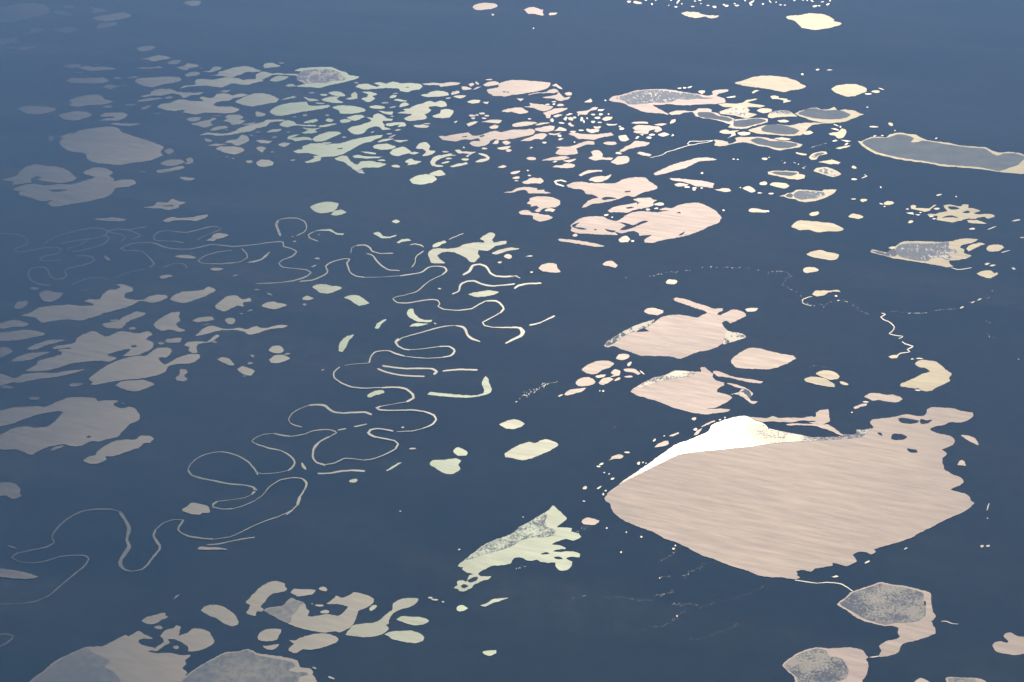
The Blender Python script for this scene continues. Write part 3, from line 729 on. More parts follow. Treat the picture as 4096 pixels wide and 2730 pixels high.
'11': '''
P pale green pebble shaped pond alone above the winding river ; 495 340 560 305 680 288 760 305 745 340 700 380 600 395 540 380
P small pale pond tucked beside the pale green pebble shaped pond ; 685 410 720 375 780 362 830 380 800 400 730 415
P cream oval lake nearly touching a smaller one at its upper right ; 1415 90 1460 55 1560 35 1620 50 1660 80 1620 110 1530 130 1440 120
P small cream oval leaning on the larger cream oval lake's corner ; 1590 35 1640 10 1700 0 1740 40 1690 52 1630 50
e 955 4 60 18
P lone little cream oval pond above the crescent ponds ; 1248 470 1285 452 1326 470 1285 488
p 1080 578 1120 565 1150 580 1165 605 1230 610 1290 590 1290 602 1230 622 1160 625 1120 608
p 1292 660 1340 635 1400 632 1426 645 1400 652 1350 655 1310 670
P curved pale channel pond above the middle river ; 540 558 600 545 690 545 740 575 810 582 800 595 730 588 680 560 600 555
R thin curved tail left of the pale channel pond ; 9 ; 545 558 480 590 490 615 540 640 570 650
R faint horseshoe bend standing above the winding river ; 10 ; 215 450 290 438 380 440 440 465 465 510 450 560 370 600
R faint horseshoe bend standing above the winding river ; 22 ; 225 600 200 540 185 490 210 455
R pale river winding in broad loops down the middle of the plain ; 11 ; 0 680 100 665 200 655 250 660 250 695 330 720 375 745 330 790 250 820 210 850 240 885 350 900 470 915 505 940 450 980 330 1015 180 1032 0 1040
R pale river winding in broad loops down the middle of the plain ; 12 ; 400 1020 520 1005 630 960 660 925 640 880 700 840 800 812 860 815 835 850 850 900 870 940 920 970 1000 982
R pale river winding in broad loops down the middle of the plain ; 5 ; 1000 982 1150 980 1320 968
R pale river winding in broad loops down the middle of the plain ; 11 ; 1320 968 1440 952 1520 935 1590 888 1660 880 1730 890 1752 920 1710 960
R pale river winding in broad loops down the middle of the plain ; 6 ; 1710 960 1620 1000 1560 1040 1480 1110 1370 1145 1290 1160 1255 1180
R pale river winding in broad loops down the middle of the plain ; 11 ; 1255 1180 1300 1215 1400 1218 1500 1200 1600 1187 1670 1195 1690 1225 1672 1250 1720 1275 1850 1285 1980 1270 2050 1230 2110 1200
R pale river winding in broad loops down the middle of the plain ; 16 ; 2110 1200 2200 1200 2250 1230 2275 1275 2240 1310
R pale river winding in broad loops down the middle of the plain ; 8 ; 2240 1310 2150 1360 2080 1395
R pale river winding in broad loops down the middle of the plain ; 14 ; 2080 1395 2100 1425 2170 1442 2352 1445 2420 1450 2440 1500 2400 1540 2320 1570
R pale river winding in broad loops down the middle of the plain ; 9 ; 1290 1580 1340 1540 1400 1522 1520 1490 1620 1460 1740 1432 1830 1428
R pale river winding in broad loops down the middle of the plain ; 18 ; 1830 1428 1900 1440 1925 1470 1940 1510 1980 1545 2060 1575
R slim crescent of old channel inside the river's upper loops ; 12 ; 920 690 1000 685 1045 710 1065 740 1140 762 1260 760
R second old channel curving down inside the river's upper loops ; 12 ; 1015 765 1070 780 1110 830 1160 880 1220 912 1320 920
R short hooked old channel at the right of the upper loops ; 13 ; 1415 685 1460 675 1520 690 1540 705
R short hooked old channel at the right of the upper loops ; 8 ; 1540 740 1470 790 1460 850 1430 890
R faint thread linking old channels left of the short hooked one ; 5 ; 870 760 880 710 920 690
P cream lake shaped like a bone with an arch over dark land ; 1580 780 1600 735 1650 718 1750 722 1830 715 1920 680 2000 665 2100 665 2090 645 2060 630 2100 595 2160 573 2200 590 2170 640 2190 665 2260 650 2300 648 2300 675 2200 695 2160 720 2110 748 2040 735 1960 710 2040 735 2035 765 2055 790 2000 845 1960 835 1930 805 1880 780 1800 750 1720 752 1670 780 1690 820 1740 850 1700 855 1610 852 1600 820
p 1622 685 1680 660 1735 648 1752 660 1700 685 1660 705 1625 708
R short line of bright pools above the bone shaped lake ; 7 ; 1770 635 1830 608 1905 578
p 2165 765 2210 740 2300 715 2352 712 2420 722 2352 735 2270 755 2220 772
e 2315 792 76 40
e 2238 848 40 16 -10
R bright bow shaped oxbow under the bone shaped lake ; 20 ; 1900 960 1960 925 1990 875 2060 862 2120 890 2150 940 2200 968 2290 975 2400 970
R pale crescent oxbow beneath the bright bow shaped one ; 17 ; 1800 1135 1860 1110 1880 1050 1930 1020 2000 1015 2080 1045 2160 1060 2260 1055 2380 1042
P cream sausage pond under the pale crescent oxbow ; 1948 1140 2000 1125 2100 1108 2150 1105 2228 1120 2180 1145 2100 1160 2020 1165
P grey green slab of a pond above a tilted one left of the river ; 518 1075 570 1048 640 1050 700 1065 760 1065 790 1085 730 1110 670 1132 590 1125
P grey green pond tilted down right like a fallen book ; 808 1170 880 1148 950 1155 1000 1190 1040 1222 945 1245 900 1220 860 1190
p 52 1250 100 1215 170 1210 240 1225 285 1240 240 1262 170 1278 110 1268
p 422 1178 470 1155 530 1178 480 1195 435 1190
e 447 1235 40 18
p 500 892 540 870 560 872 530 892
e 563 812 52 16
p -90 850 -30 835 40 815 100 770 130 745 110 780 50 825 -20 845
e 125 1140 60 16 20
e 10 1100 50 12
P pale boomerang pond inside the river's right bend ; 1385 1320 1400 1280 1445 1275 1450 1310 1480 1345 1530 1370 1620 1380 1600 1395 1480 1390 1420 1360
p 1412 1435 1440 1412 1500 1405 1590 1412 1560 1420 1480 1435
e 1645 1410 30 10 30
p 1090 1455 1110 1410 1160 1380 1200 1372 1150 1420 1130 1455
e 355 655 28 14 -15
e 335 612 20 10
e 1685 1090 30 14
e 577 596 20 8
P pale leaf shaped pond standing alone left of the looping river ; 770 1590 800 1550 840 1525 900 1508 880 1540 850 1570 830 1620 790 1670 760 1660 765 1620
''',
'12': '''
P grey round pond above its twin left of the river's upper right bends ; 115 85 150 52 200 45 250 65 250 100 210 115 150 108
P grey round pond below its twin left of the river's upper right bends ; 122 175 170 135 240 128 315 160 260 190 190 205 140 200
e 288 122 56 16 -8
e 1437 991 64 14 -5
p 1195 1190 1240 1160 1300 1120 1340 1115 1300 1140 1250 1170 1205 1192
e 437 1150 26 80 -35
e 895 1282 76 34 -8
e 1325 1566 18 12
e 613 268 30 10 -15
R pale river winding in broad loops down the middle of the plain ; 18 ; 1310 -20 1280 10 1310 50 1370 78 1420 82
R pale river winding in broad loops down the middle of the plain ; 7 ; 1420 82 1560 70 1680 52
R pale river winding in broad loops down the middle of the plain ; 16 ; 1680 52 1780 55 1825 95 1790 135 1710 152
R pale river winding in broad loops down the middle of the plain ; 8 ; 1710 152 1580 160 1440 152 1370 142
R pale river winding in broad loops down the middle of the plain ; 14 ; 1370 142 1290 120 1230 95 1160 92 1090 105 1055 150 1040 205
R pale river winding in broad loops down the middle of the plain ; 5 ; 1040 205 920 212 810 225
R pale river winding in broad loops down the middle of the plain ; 13 ; 770 240 715 290 720 340 790 390 870 422 980 435 1150 430
R pale river winding in broad loops down the middle of the plain ; 20 ; 1150 430 1290 428 1380 445 1440 495 1448 525 1380 562
R pale river winding in broad loops down the middle of the plain ; 6 ; 1380 562 1250 585 1150 602
R pale river winding in broad loops down the middle of the plain ; 14 ; 1150 602 1105 620 1140 635 1240 640 1420 637 1540 650 1630 685 1655 725 1610 775 1530 808
R pale river winding in broad loops down the middle of the plain ; 6 ; 1530 808 1430 830 1290 836
R pale river winding in broad loops down the middle of the plain ; 17 ; 1260 832 1180 815 1110 808 1050 822 1030 850 1080 880 1180 900 1270 920 1305 950 1280 995
R pale river winding in broad loops down the middle of the plain ; 8 ; 1280 995 1200 1040 1120 1072 1050 1092 980 1100
R pale river winding in broad loops down the middle of the plain ; 9 ; 980 1098 880 1085 810 1084 720 1125 640 1138
R pale river winding in broad loops down the middle of the plain ; 18 ; 640 1138 560 1115 520 1060 535 980 590 920 680 875
R pale river winding in broad loops down the middle of the plain ; 9 ; 680 875 740 840 700 818 620 812 520 825 440 855 320 875
R pale river winding in broad loops down the middle of the plain ; 14 ; 320 875 240 865 160 848
R pale river winding in broad loops down the middle of the plain ; 8 ; 160 848 80 855 10 880 -40 920 0 945
R pale river winding in broad loops down the middle of the plain ; 16 ; 0 945 110 980 240 1010 320 1060 360 1120 330 1165 290 1190
R pale river winding in broad loops down the middle of the plain ; 6 ; 290 1190 180 1212 60 1218 0 1200 -20 1150
R grey green river looping through the lower left ; 8 ; 0 1460 60 1420 120 1345 220 1280 330 1258
R grey green river looping through the lower left ; 15 ; 330 1258 420 1265 465 1310 450 1360 405 1430
R grey green river looping through the lower left ; 26 ; 405 1430 380 1510
R grey green river looping through the lower left ; 12 ; 380 1510 330 1560 280 1600
R paired old channels like a flattened hairpin beside the river ; 20 ; 1160 225 1260 240 1380 252 1500 250 1620 255 1660 280 1630 305
R paired old channels like a flattened hairpin beside the river ; 17 ; 1115 252 1200 285 1300 308 1420 320 1548 324
R straight bright channel bar right of the flattened hairpin ; 20 ; 1715 275 1800 264 1900 260 2035 265
P long hockey stick shaped bright channel under the straight bar ; 1575 487 1600 467 1720 480 1850 490 2000 500 2090 480 2100 450 2075 400 2080 355 2110 325 2135 345 2140 380 2165 440 2150 475 2110 490 2060 505 1950 518 1800 514 1650 500
P small leaf of pale water inside the river bend under the hairpin ; 1015 505 1060 470 1120 450 1170 450 1185 465 1140 490 1090 500 1045 518
R old channel wave left of the river's middle loops ; 22 ; 485 590 560 583 630 590 660 615 710 648 800 660 900 655 1000 652 1065 675
R old channel wave left of the river's middle loops ; 7 ; 485 590 400 620 330 665 300 720 320 755
R old channel wave left of the river's middle loops ; 14 ; 320 755 360 775 425 790
R string of bright pools crossing between the river's lower loops ; 12 ; 750 817 830 802
R string of bright pools crossing between the river's lower loops ; 12 ; 900 787 1020 762
R smooth pale channel bar underneath the river's lower loops ; 20 ; 565 1215 680 1212 780 1195 880 1187 1000 1193
P pale green rounded triangle pond right of the river ; 1590 1130 1620 1098 1720 1090 1830 1076 1880 1095 1860 1140 1875 1175 1820 1215 1760 1222 1700 1200 1650 1165
P small pale green pond just above the rounded triangle pond ; 1808 1010 1850 975 1900 990 1945 1020 1930 1050 1850 1050
e 1348 796 26 16
''',
'13': '''
R grey green river looping through the lower left ; 8 ; -10 130 80 95 200 55 280 20 350 -20
P large grey icy lake with a cream rimmed ragged top right at the bottom ; @03 1650 1568 1720 1500 1850 1410 1960 1350 2060 1300 2190 1285 2270 1265 2320 1280 @13 0 1300 100 1315 240 1335 350 1360 390 1385 400 1425 440 1440 500 1445 528 1470 520 1500 545 1530 560 1568 580 1640 0 1680 @03 1700 1660
+thn @03 1670 1568 1740 1500 1860 1415 1970 1358 2070 1310 2200 1292 2280 1275 @13 0 1318 120 1345 240 1365 340 1390 360 1420 300 1460 380 1480 470 1480 480 1500 400 1520 385 1568 350 1630 0 1660 @03 1760 1640
P tan lake shaped like a thick crescent arm at the left of the bottom middle group ; @03 2260 835 2352 735 @13 60 680 130 648 190 640 265 665 260 690 288 718 240 740 160 755 110 790 70 845 40 880 75 900 60 918 10 920 0 940 @03 2352 960 2290 950 2260 930 2290 880 2300 865
P tan and grey U shaped lake with an icy western foot at the bottom middle ; 75 910 120 885 240 870 290 820 330 795 370 815 430 835 460 860 460 890 490 920 475 960 520 968 640 945 760 960 800 930 845 880 760 855 650 850 720 800 735 775 790 795 860 770 900 745 950 750 1060 785 1085 805 1065 855 1000 890 940 915 930 950 910 1010 870 1065 800 1100 770 1112 720 1105 620 1115 500 1095 380 1065 300 1035 220 1000 140 955
+thn 80 912 130 888 240 875 295 825 330 800 380 825 440 845 400 860 385 900 330 960 325 1000 295 1030 200 990 130 945
P tan capsule pond above the U shaped lake ; 318 745 345 715 430 715 540 720 525 760 440 775 380 780
e 618 714 80 38 8
e 582 866 76 22 5
e 633 924 84 34
e 516 854 14 10
P small tan grain pond beside the U shaped lake's right arm ; 1040 905 1055 875 1095 862 1115 875 1090 895 1055 915
P pale lake shaped like a ladle rising to a round bowl at the upper right ; 825 1135 870 1070 900 1045 980 1032 1080 1025 1150 990 1210 935 1250 905 1260 850 1320 810 1400 798 1490 805 1465 850 1400 885 1320 905 1260 940 1225 985 1215 1035 1190 1042 1222 1075 1180 1120 1130 1140 1020 1160 920 1150
P smooth pale pod pond near the ladle lake's bowl ; 1293 998 1340 965 1420 970 1500 970 1588 1002 1550 1035 1460 1048 1380 1030
P smooth pale leaf lake touching the ladle lake's base ; 1180 1130 1230 1108 1330 1100 1430 1098 1500 1120 1542 1155 1530 1195 1450 1212 1380 1205 1310 1190 1250 1175 1220 1150
P tan round pond with a flat top corner at the bottom left group ; 12 1160 50 1105 130 1080 230 1088 220 1130 190 1180 120 1195 40 1188
P small tan boat pond below the flat cornered pond ; 65 1235 100 1238 210 1220 190 1255 140 1275 85 1262
P tan whale shaped lake with a split tail at the bottom middle ; 300 1185 350 1190 420 1160 520 1130 620 1122 710 1140 760 1180 720 1215 620 1250 520 1272 430 1270 360 1305 300 1280 310 1245 350 1220
e 690 1530 60 20 18
e 537 1443 44 14 20
P pale half moon pond alone at the bottom centre ; 2075 1292 2120 1282 2210 1278 2205 1305 2150 1330 2100 1315
P small pale round pond in the lower middle ; 1838 895 1860 870 1900 865 1945 892 1910 915 1860 920
P pale green dagger pond to the right of the small round pond ; 2060 865 2120 845 2180 808 2260 800 2322 795 2260 820 2180 845 2100 878
e 1602 798 46 16
e 1642 816 60 16 5
e 1718 836 22 14 30
e 1866 355 20 14
P pale green ragged lake with speckled ice along its top and a lacy tail ; 1855 505 1900 460 1960 410 2020 365 2060 330 2180 270 2280 235 2352 205 @23 60 150 150 105 230 55 300 15 340 -10 375 -50 430 -5 505 70 460 110 410 148 500 150 550 160 545 190 610 205 635 238 560 272 500 255 430 275 365 305 440 315 495 345 400 355 375 370 450 375 560 370 625 395 620 425 540 420 495 435 550 465 550 490 510 540 440 545 400 505 400 475 330 475 260 465 230 445 180 455 130 450 80 425 20 430 0 450 @13 2340 480 2240 500 2160 505 2080 545 2040 580 2080 600 2160 600 2140 625 2070 645 2000 680 1980 705 1920 735 1870 735 1850 715 1815 705 1850 680 1850 645 1900 635 1930 650 1960 590 2000 580 1930 565 1895 535 1900 520
+spn 1925 445 2020 370 2060 335 2180 275 2280 240 2345 212 @23 60 155 150 110 230 60 300 18 325 40 300 100 330 150 400 175 380 220 300 240 180 240 80 270 20 310 @13 2300 340 2200 370 2080 400 1990 435
+isl 1880 692 1910 672 1950 690 1910 710
+isl 1940 640 1990 610 2040 605 2020 640 1960 655
+isl @23 265 392 310 378 345 390 300 396
+isl @23 385 425 430 420 470 438 420 440
''',
'20': '''
P blotch shaped peach lake beside a small oval pond at the top middle ; 112 92 150 75 200 70 250 85 280 105 285 130 300 145 270 150 210 132 150 130 135 115
P small bright oval pond right of the blotch shaped peach lake at the top ; 333 133 350 122 414 122 410 138 350 145
e 197 265 14 14
e 280 98 14 12
P yellowish white lake in two joined lobes near the top edge ; 1552 125 1600 112 1715 118 1730 132 1790 145 1905 150 1880 168 1810 172 1780 155 1700 170 1620 158 1575 140
e 1150 28 80 26 8
e 1075 20 40 18
e 1285 42 18 18
e 1525 20 50 14 -50
e 1860 68 36 20 15
e 1970 58 34 18
e 1800 55 24 10
e 1945 48 22 12
e 2200 25 60 14 -30
e 2065 56 36 14
e 2195 48 24 14
e 2305 42 22 12 -20
e 1505 68 30 12
e 1660 65 30 10
e 1320 8 16 10
e 1230 8 20 10
e 1680 15 22 10
e 1735 38 14 8
e 1560 40 12 12
e 1725 8 30 10
e 2140 12 16 10
e 2045 38 20 8
e 1440 55 12 8
e 1460 8 18 10
P chunky peach lake with two western spikes right of the broad pink lake ; 280 898 340 888 410 875 430 850 450 870 480 900 540 895 520 912 440 935 390 912 300 908
p 480 865 520 850 552 862 545 880 495 882
p 300 852 360 825 400 820 430 845 380 858 240 862 150 880 150 872 230 855
p 370 790 400 775 430 790 468 825 440 820 410 802
p 40 910 110 912 80 935
p 0 1000 90 995 140 1035 70 1052 0 1030
p 662 940 700 925 720 910 740 935 725 945
e 858 928 18 14
P pink lake with a spiked west end beneath the chunky peach lake ; 112 988 165 975 170 952 230 960 300 970 380 985 360 1005 300 1028 240 1015 190 995
P lake with a hanging tail pointing down in the scattered middle ponds ; 285 1040 350 1020 400 1000 513 995 480 1020 400 1045 360 1055 350 1090 320 1085 310 1060
p 380 1070 420 1055 460 1058 420 1080 390 1080
p 590 1030 640 1025 700 1015 740 990 790 990 780 1010 720 1020 690 1050 640 1055 600 1045
p 790 1010 850 1008 830 1025 790 1025
p 490 1065 530 1045 560 1050 520 1065
p 830 1098 860 1075 925 1080 910 1100 850 1115
e 785 1088 50 22
e 815 1056 42 18
e 745 1058 40 14
e 887 1054 18 12
p 860 1140 930 1145 970 1140 940 1155 890 1155
p 745 1165 820 1165 800 1185 770 1185
p 680 1185 720 1190 800 1192 800 1210 730 1225 700 1215
p 510 1140 540 1128 555 1150 575 1165 540 1165
p 470 1100 495 1075 510 1085 495 1115
e 540 1095 50 30 20
e 575 1085 30 18
e 640 1100 26 40
e 660 1122 16 30
e 745 1125 36 22
e 805 1130 44 10
e 635 1203 44 14
e 560 1215 50 24
e 610 1062 12 16
e 690 1092 16 16
e 455 1135 56 14 10
p 160 965 180 955 165 950
e 385 940 40 12
e 325 965 40 14
e 385 962 28 16
e 445 968 64 22
e 160 1098 30 12
p 0 1145 60 1130 150 1120 235 1130 180 1150 120 1162 40 1170 0 1160
p 215 1155 250 1135 330 1128 350 1130 270 1150
p 350 1105 370 1090 385 1110 375 1130 355 1120
P slanting pink lake with a blunt east end in the scattered middle ponds ; 205 1190 260 1175 340 1160 390 1165 385 1195 320 1215 250 1210
p 385 1205 420 1180 440 1170 500 1190 500 1205 430 1205
P ragged pink lake like a spread wing among the scattered middle ponds ; -250 1265 -150 1240 -60 1210 0 1195 100 1195 190 1188 215 1205 190 1240 100 1258 0 1272 -100 1290
P small trapezoid pink lake with a thin west tail among the scattered middle ponds ; 78 1298 130 1275 190 1255 210 1235 300 1228 325 1245 280 1285 220 1280 160 1300
p 330 1225 380 1235 450 1220 430 1240 350 1242
e 437 1253 40 22
p 420 1290 440 1275 475 1278 440 1295
e 298 1316 46 16
P wide pink lake shaped like an open book in the scattered middle ponds ; 518 1235 560 1225 680 1235 760 1238 840 1232 910 1222 932 1245 850 1260 790 1275 740 1290 690 1282 610 1282 580 1262
e 574 1310 16 12
P small pale oval pond like a flattened egg right of the open book shaped lake ; 838 1320 880 1305 940 1308 965 1322 920 1335 870 1332
P angular pink pond right of the open book shaped lake ; 978 1255 1045 1245 1075 1285 1050 1300 1000 1300
P notched pink lake with two prongs near the right of the scattered middle ponds ; 1108 1180 1150 1155 1250 1155 1300 1165 1350 1165 1378 1200 1330 1222 1305 1210 1320 1190 1260 1205 1250 1235 1180 1230 1115 1220 1120 1205 1200 1195 1130 1198
p 1095 1140 1120 1125 1200 1122 1255 1128 1250 1140 1160 1140
p 1310 1150 1350 1140 1425 1142 1370 1158
p 1450 1135 1470 1105 1505 1100 1500 1120 1460 1140
p 1130 1280 1150 1258 1170 1260 1150 1280
p 1170 1240 1210 1240 1200 1250
p 1340 1245 1400 1220 1445 1240 1390 1260
e 1285 1243 54 16
e 1258 1270 52 18
p 1462 1258 1475 1235 1490 1250
e 990 1168 22 14
e 1007 1188 46 22
P hook shaped pink lake with a rounded east end in the lower middle ; 400 1355 450 1352 510 1350 560 1345 620 1320 680 1302 750 1305 760 1330 690 1332 640 1350 590 1370 605 1412 560 1425 450 1430 395 1410 420 1385 440 1370
P lobed peach lake with a flared base left of the paired round lakes ; 700 1455 740 1435 728 1400 760 1385 800 1388 830 1410 830 1445 860 1455 930 1455 910 1475 840 1470 795 1475 770 1482 730 1470
P rounded peach lake attached right of the lobed peach lake ; 905 1495 940 1470 970 1445 1060 1437 1082 1475 1060 1500 980 1517 930 1505
p 130 1465 160 1447 225 1455 215 1472 150 1475
p 160 1370 175 1355 195 1360 175 1368
p 268 1480 330 1462 400 1445 480 1438 530 1455 450 1475 370 1478
p 368 1495 400 1482 420 1485 395 1498
p 470 1485 520 1475 590 1465 560 1485 510 1495
p 370 1540 410 1525 470 1518 490 1505 575 1515 560 1545 480 1548
P arrowhead peach lake with a long tail pointing down left ; 990 1395 1040 1355 1100 1325 1120 1300 1200 1305 1265 1318 1230 1345 1130 1360 1070 1375 1020 1400
e 977 1412 60 20
P tapered peach pond between the arrowhead lake and the thin stream ; 1142 1412 1170 1398 1230 1412 1285 1425 1270 1440 1210 1435
P long ice covered lake with a speckled grey top and a bright southern channel ; 890 925 920 890 990 880 1060 860 1150 835 1300 825 1380 825 1500 835 1600 855 1720 870 1790 885 1850 870 1835 850 1870 832 1990 828 1985 845 1900 865 1880 890 1955 910 1960 945 1880 960 1760 962 1630 972 1520 970 1440 962 1350 968 1290 972 1350 1005 1440 1055 1350 1045 1280 1040 1200 1030 1130 1000 1065 975 1040 960 1000 948 930 940
+spf 950 905 1040 880 1100 855 1200 838 1330 832 1420 840 1520 855 1620 862 1720 880 1760 900 1850 905 1790 915 1700 912 1620 922 1530 915 1470 940 1400 950 1320 945 1240 955 1120 965 1060 960 1040 935
p 1705 840 1770 835 1775 850 1740 865
p 1440 1045 1500 1020 1570 1018 1650 1025 1700 1015 1690 1030 1600 1035 1540 1050 1470 1060
P tangle of bright channels round a small speckled ice raft right of the long icy lake ; 1890 955 1950 950 2060 955 2120 945 2150 925 2250 908 2240 920 2160 942 2220 958 2325 975 2280 990 2180 985 2160 990 2180 1015 2170 1035 2248 1055 2220 1070 2150 1088 2080 1070 2000 1058 1915 1050 1905 1030 1980 1005 2020 990 1950 985
+spf 1950 1020 2010 1000 2060 980 2110 980 2140 1000 2145 1030 2160 1045 2210 1055 2160 1070 2100 1065 2070 1050 1970 1042
p 1965 900 2050 885 2050 898 1990 905
p 2200 855 2220 835 2265 832 2250 845 2215 862
P slender icy lake whose grey raft lies under a thin peach rim ; 1660 1030 1700 1010 1705 1002 1800 1000 1838 1015 1830 1030 1900 1045 1920 1065 1990 1075 2045 1095 2040 1110 2010 1140 1960 1130 1850 1100 1760 1090 1690 1070 1680 1055
+ice 1700 1040 1760 1030 1840 1040 1890 1065 1980 1080 2030 1105 1990 1120 1870 1098 1770 1085 1710 1065
P broad flat grey ice covered lake with a southern bright channel in the icy lake cluster ; 1975 1130 2040 1120 2050 1100 2150 1092 2280 1085 2352 1095 2352 1120 2300 1140 2200 1165 2150 1185 2060 1185 1980 1170 2010 1150
+ice 2035 1150 2040 1115 2160 1100 2270 1090 2335 1108 2280 1135 2200 1155 2130 1170 2040 1165
p 1900 1215 1960 1195 2000 1205 2090 1200 2050 1215 2050 1245 1970 1275 2010 1255 2020 1235 1950 1230
p 2070 1225 2130 1215 2190 1225 2180 1240 2100 1245
P peach spiral ended lake with grey ice at its eastern end in the icy lake cluster ; 1855 1340 1870 1310 1850 1290 1900 1290 1980 1305 1990 1325 2060 1300 2050 1270 2100 1260 2150 1262 2220 1262 2330 1265 2450 1295 2540 1300 2610 1315 2670 1335 2620 1360 2540 1370 2460 1385 2400 1375 2352 1355 2270 1345 2190 1320 2100 1310 1990 1335 1920 1345
+ice 2190 1290 2240 1270 2300 1275 2370 1298 2480 1302 2610 1320 2620 1340 2540 1360 2450 1365 2352 1345 2250 1325
R thin looping stream tail joined to the spiral ended lake ; 6 ; 1845 1292 1780 1298 1720 1300 1630 1302 1608 1325 1640 1335 1720 1320 1790 1310 1845 1296
R thin bright stream running down left from the loop near the icy cluster ; 5 ; 1640 1335 1600 1345 1520 1370 1470 1385 1420 1400 1380 1425 1320 1440 1270 1450
P long peach oxbow like finger lake slanting up right ; 1300 1600 1360 1568 1440 1530 1520 1500 1620 1475 1700 1455 1800 1450 1882 1468 1800 1480 1720 1485 1660 1515 1580 1550 1480 1575 1400 1600 1320 1612
P fine oval lake in cream with pointed ends right of the long icy lake ; 2045 765 2100 750 2200 715 2290 700 2400 700 2500 712 2600 738 2650 770 2698 800 2630 825 2550 835 2480 848 2352 820 2200 800 2130 792
p 2245 1018 2300 998 2390 1010 2380 1030 2300 1040
e 1585 812 30 14
e 1632 806 40 12 -20
e 1538 816 36 10
e 2035 1467 22 10
e 2073 1470 16 10
e 2320 1462 60 20
''',
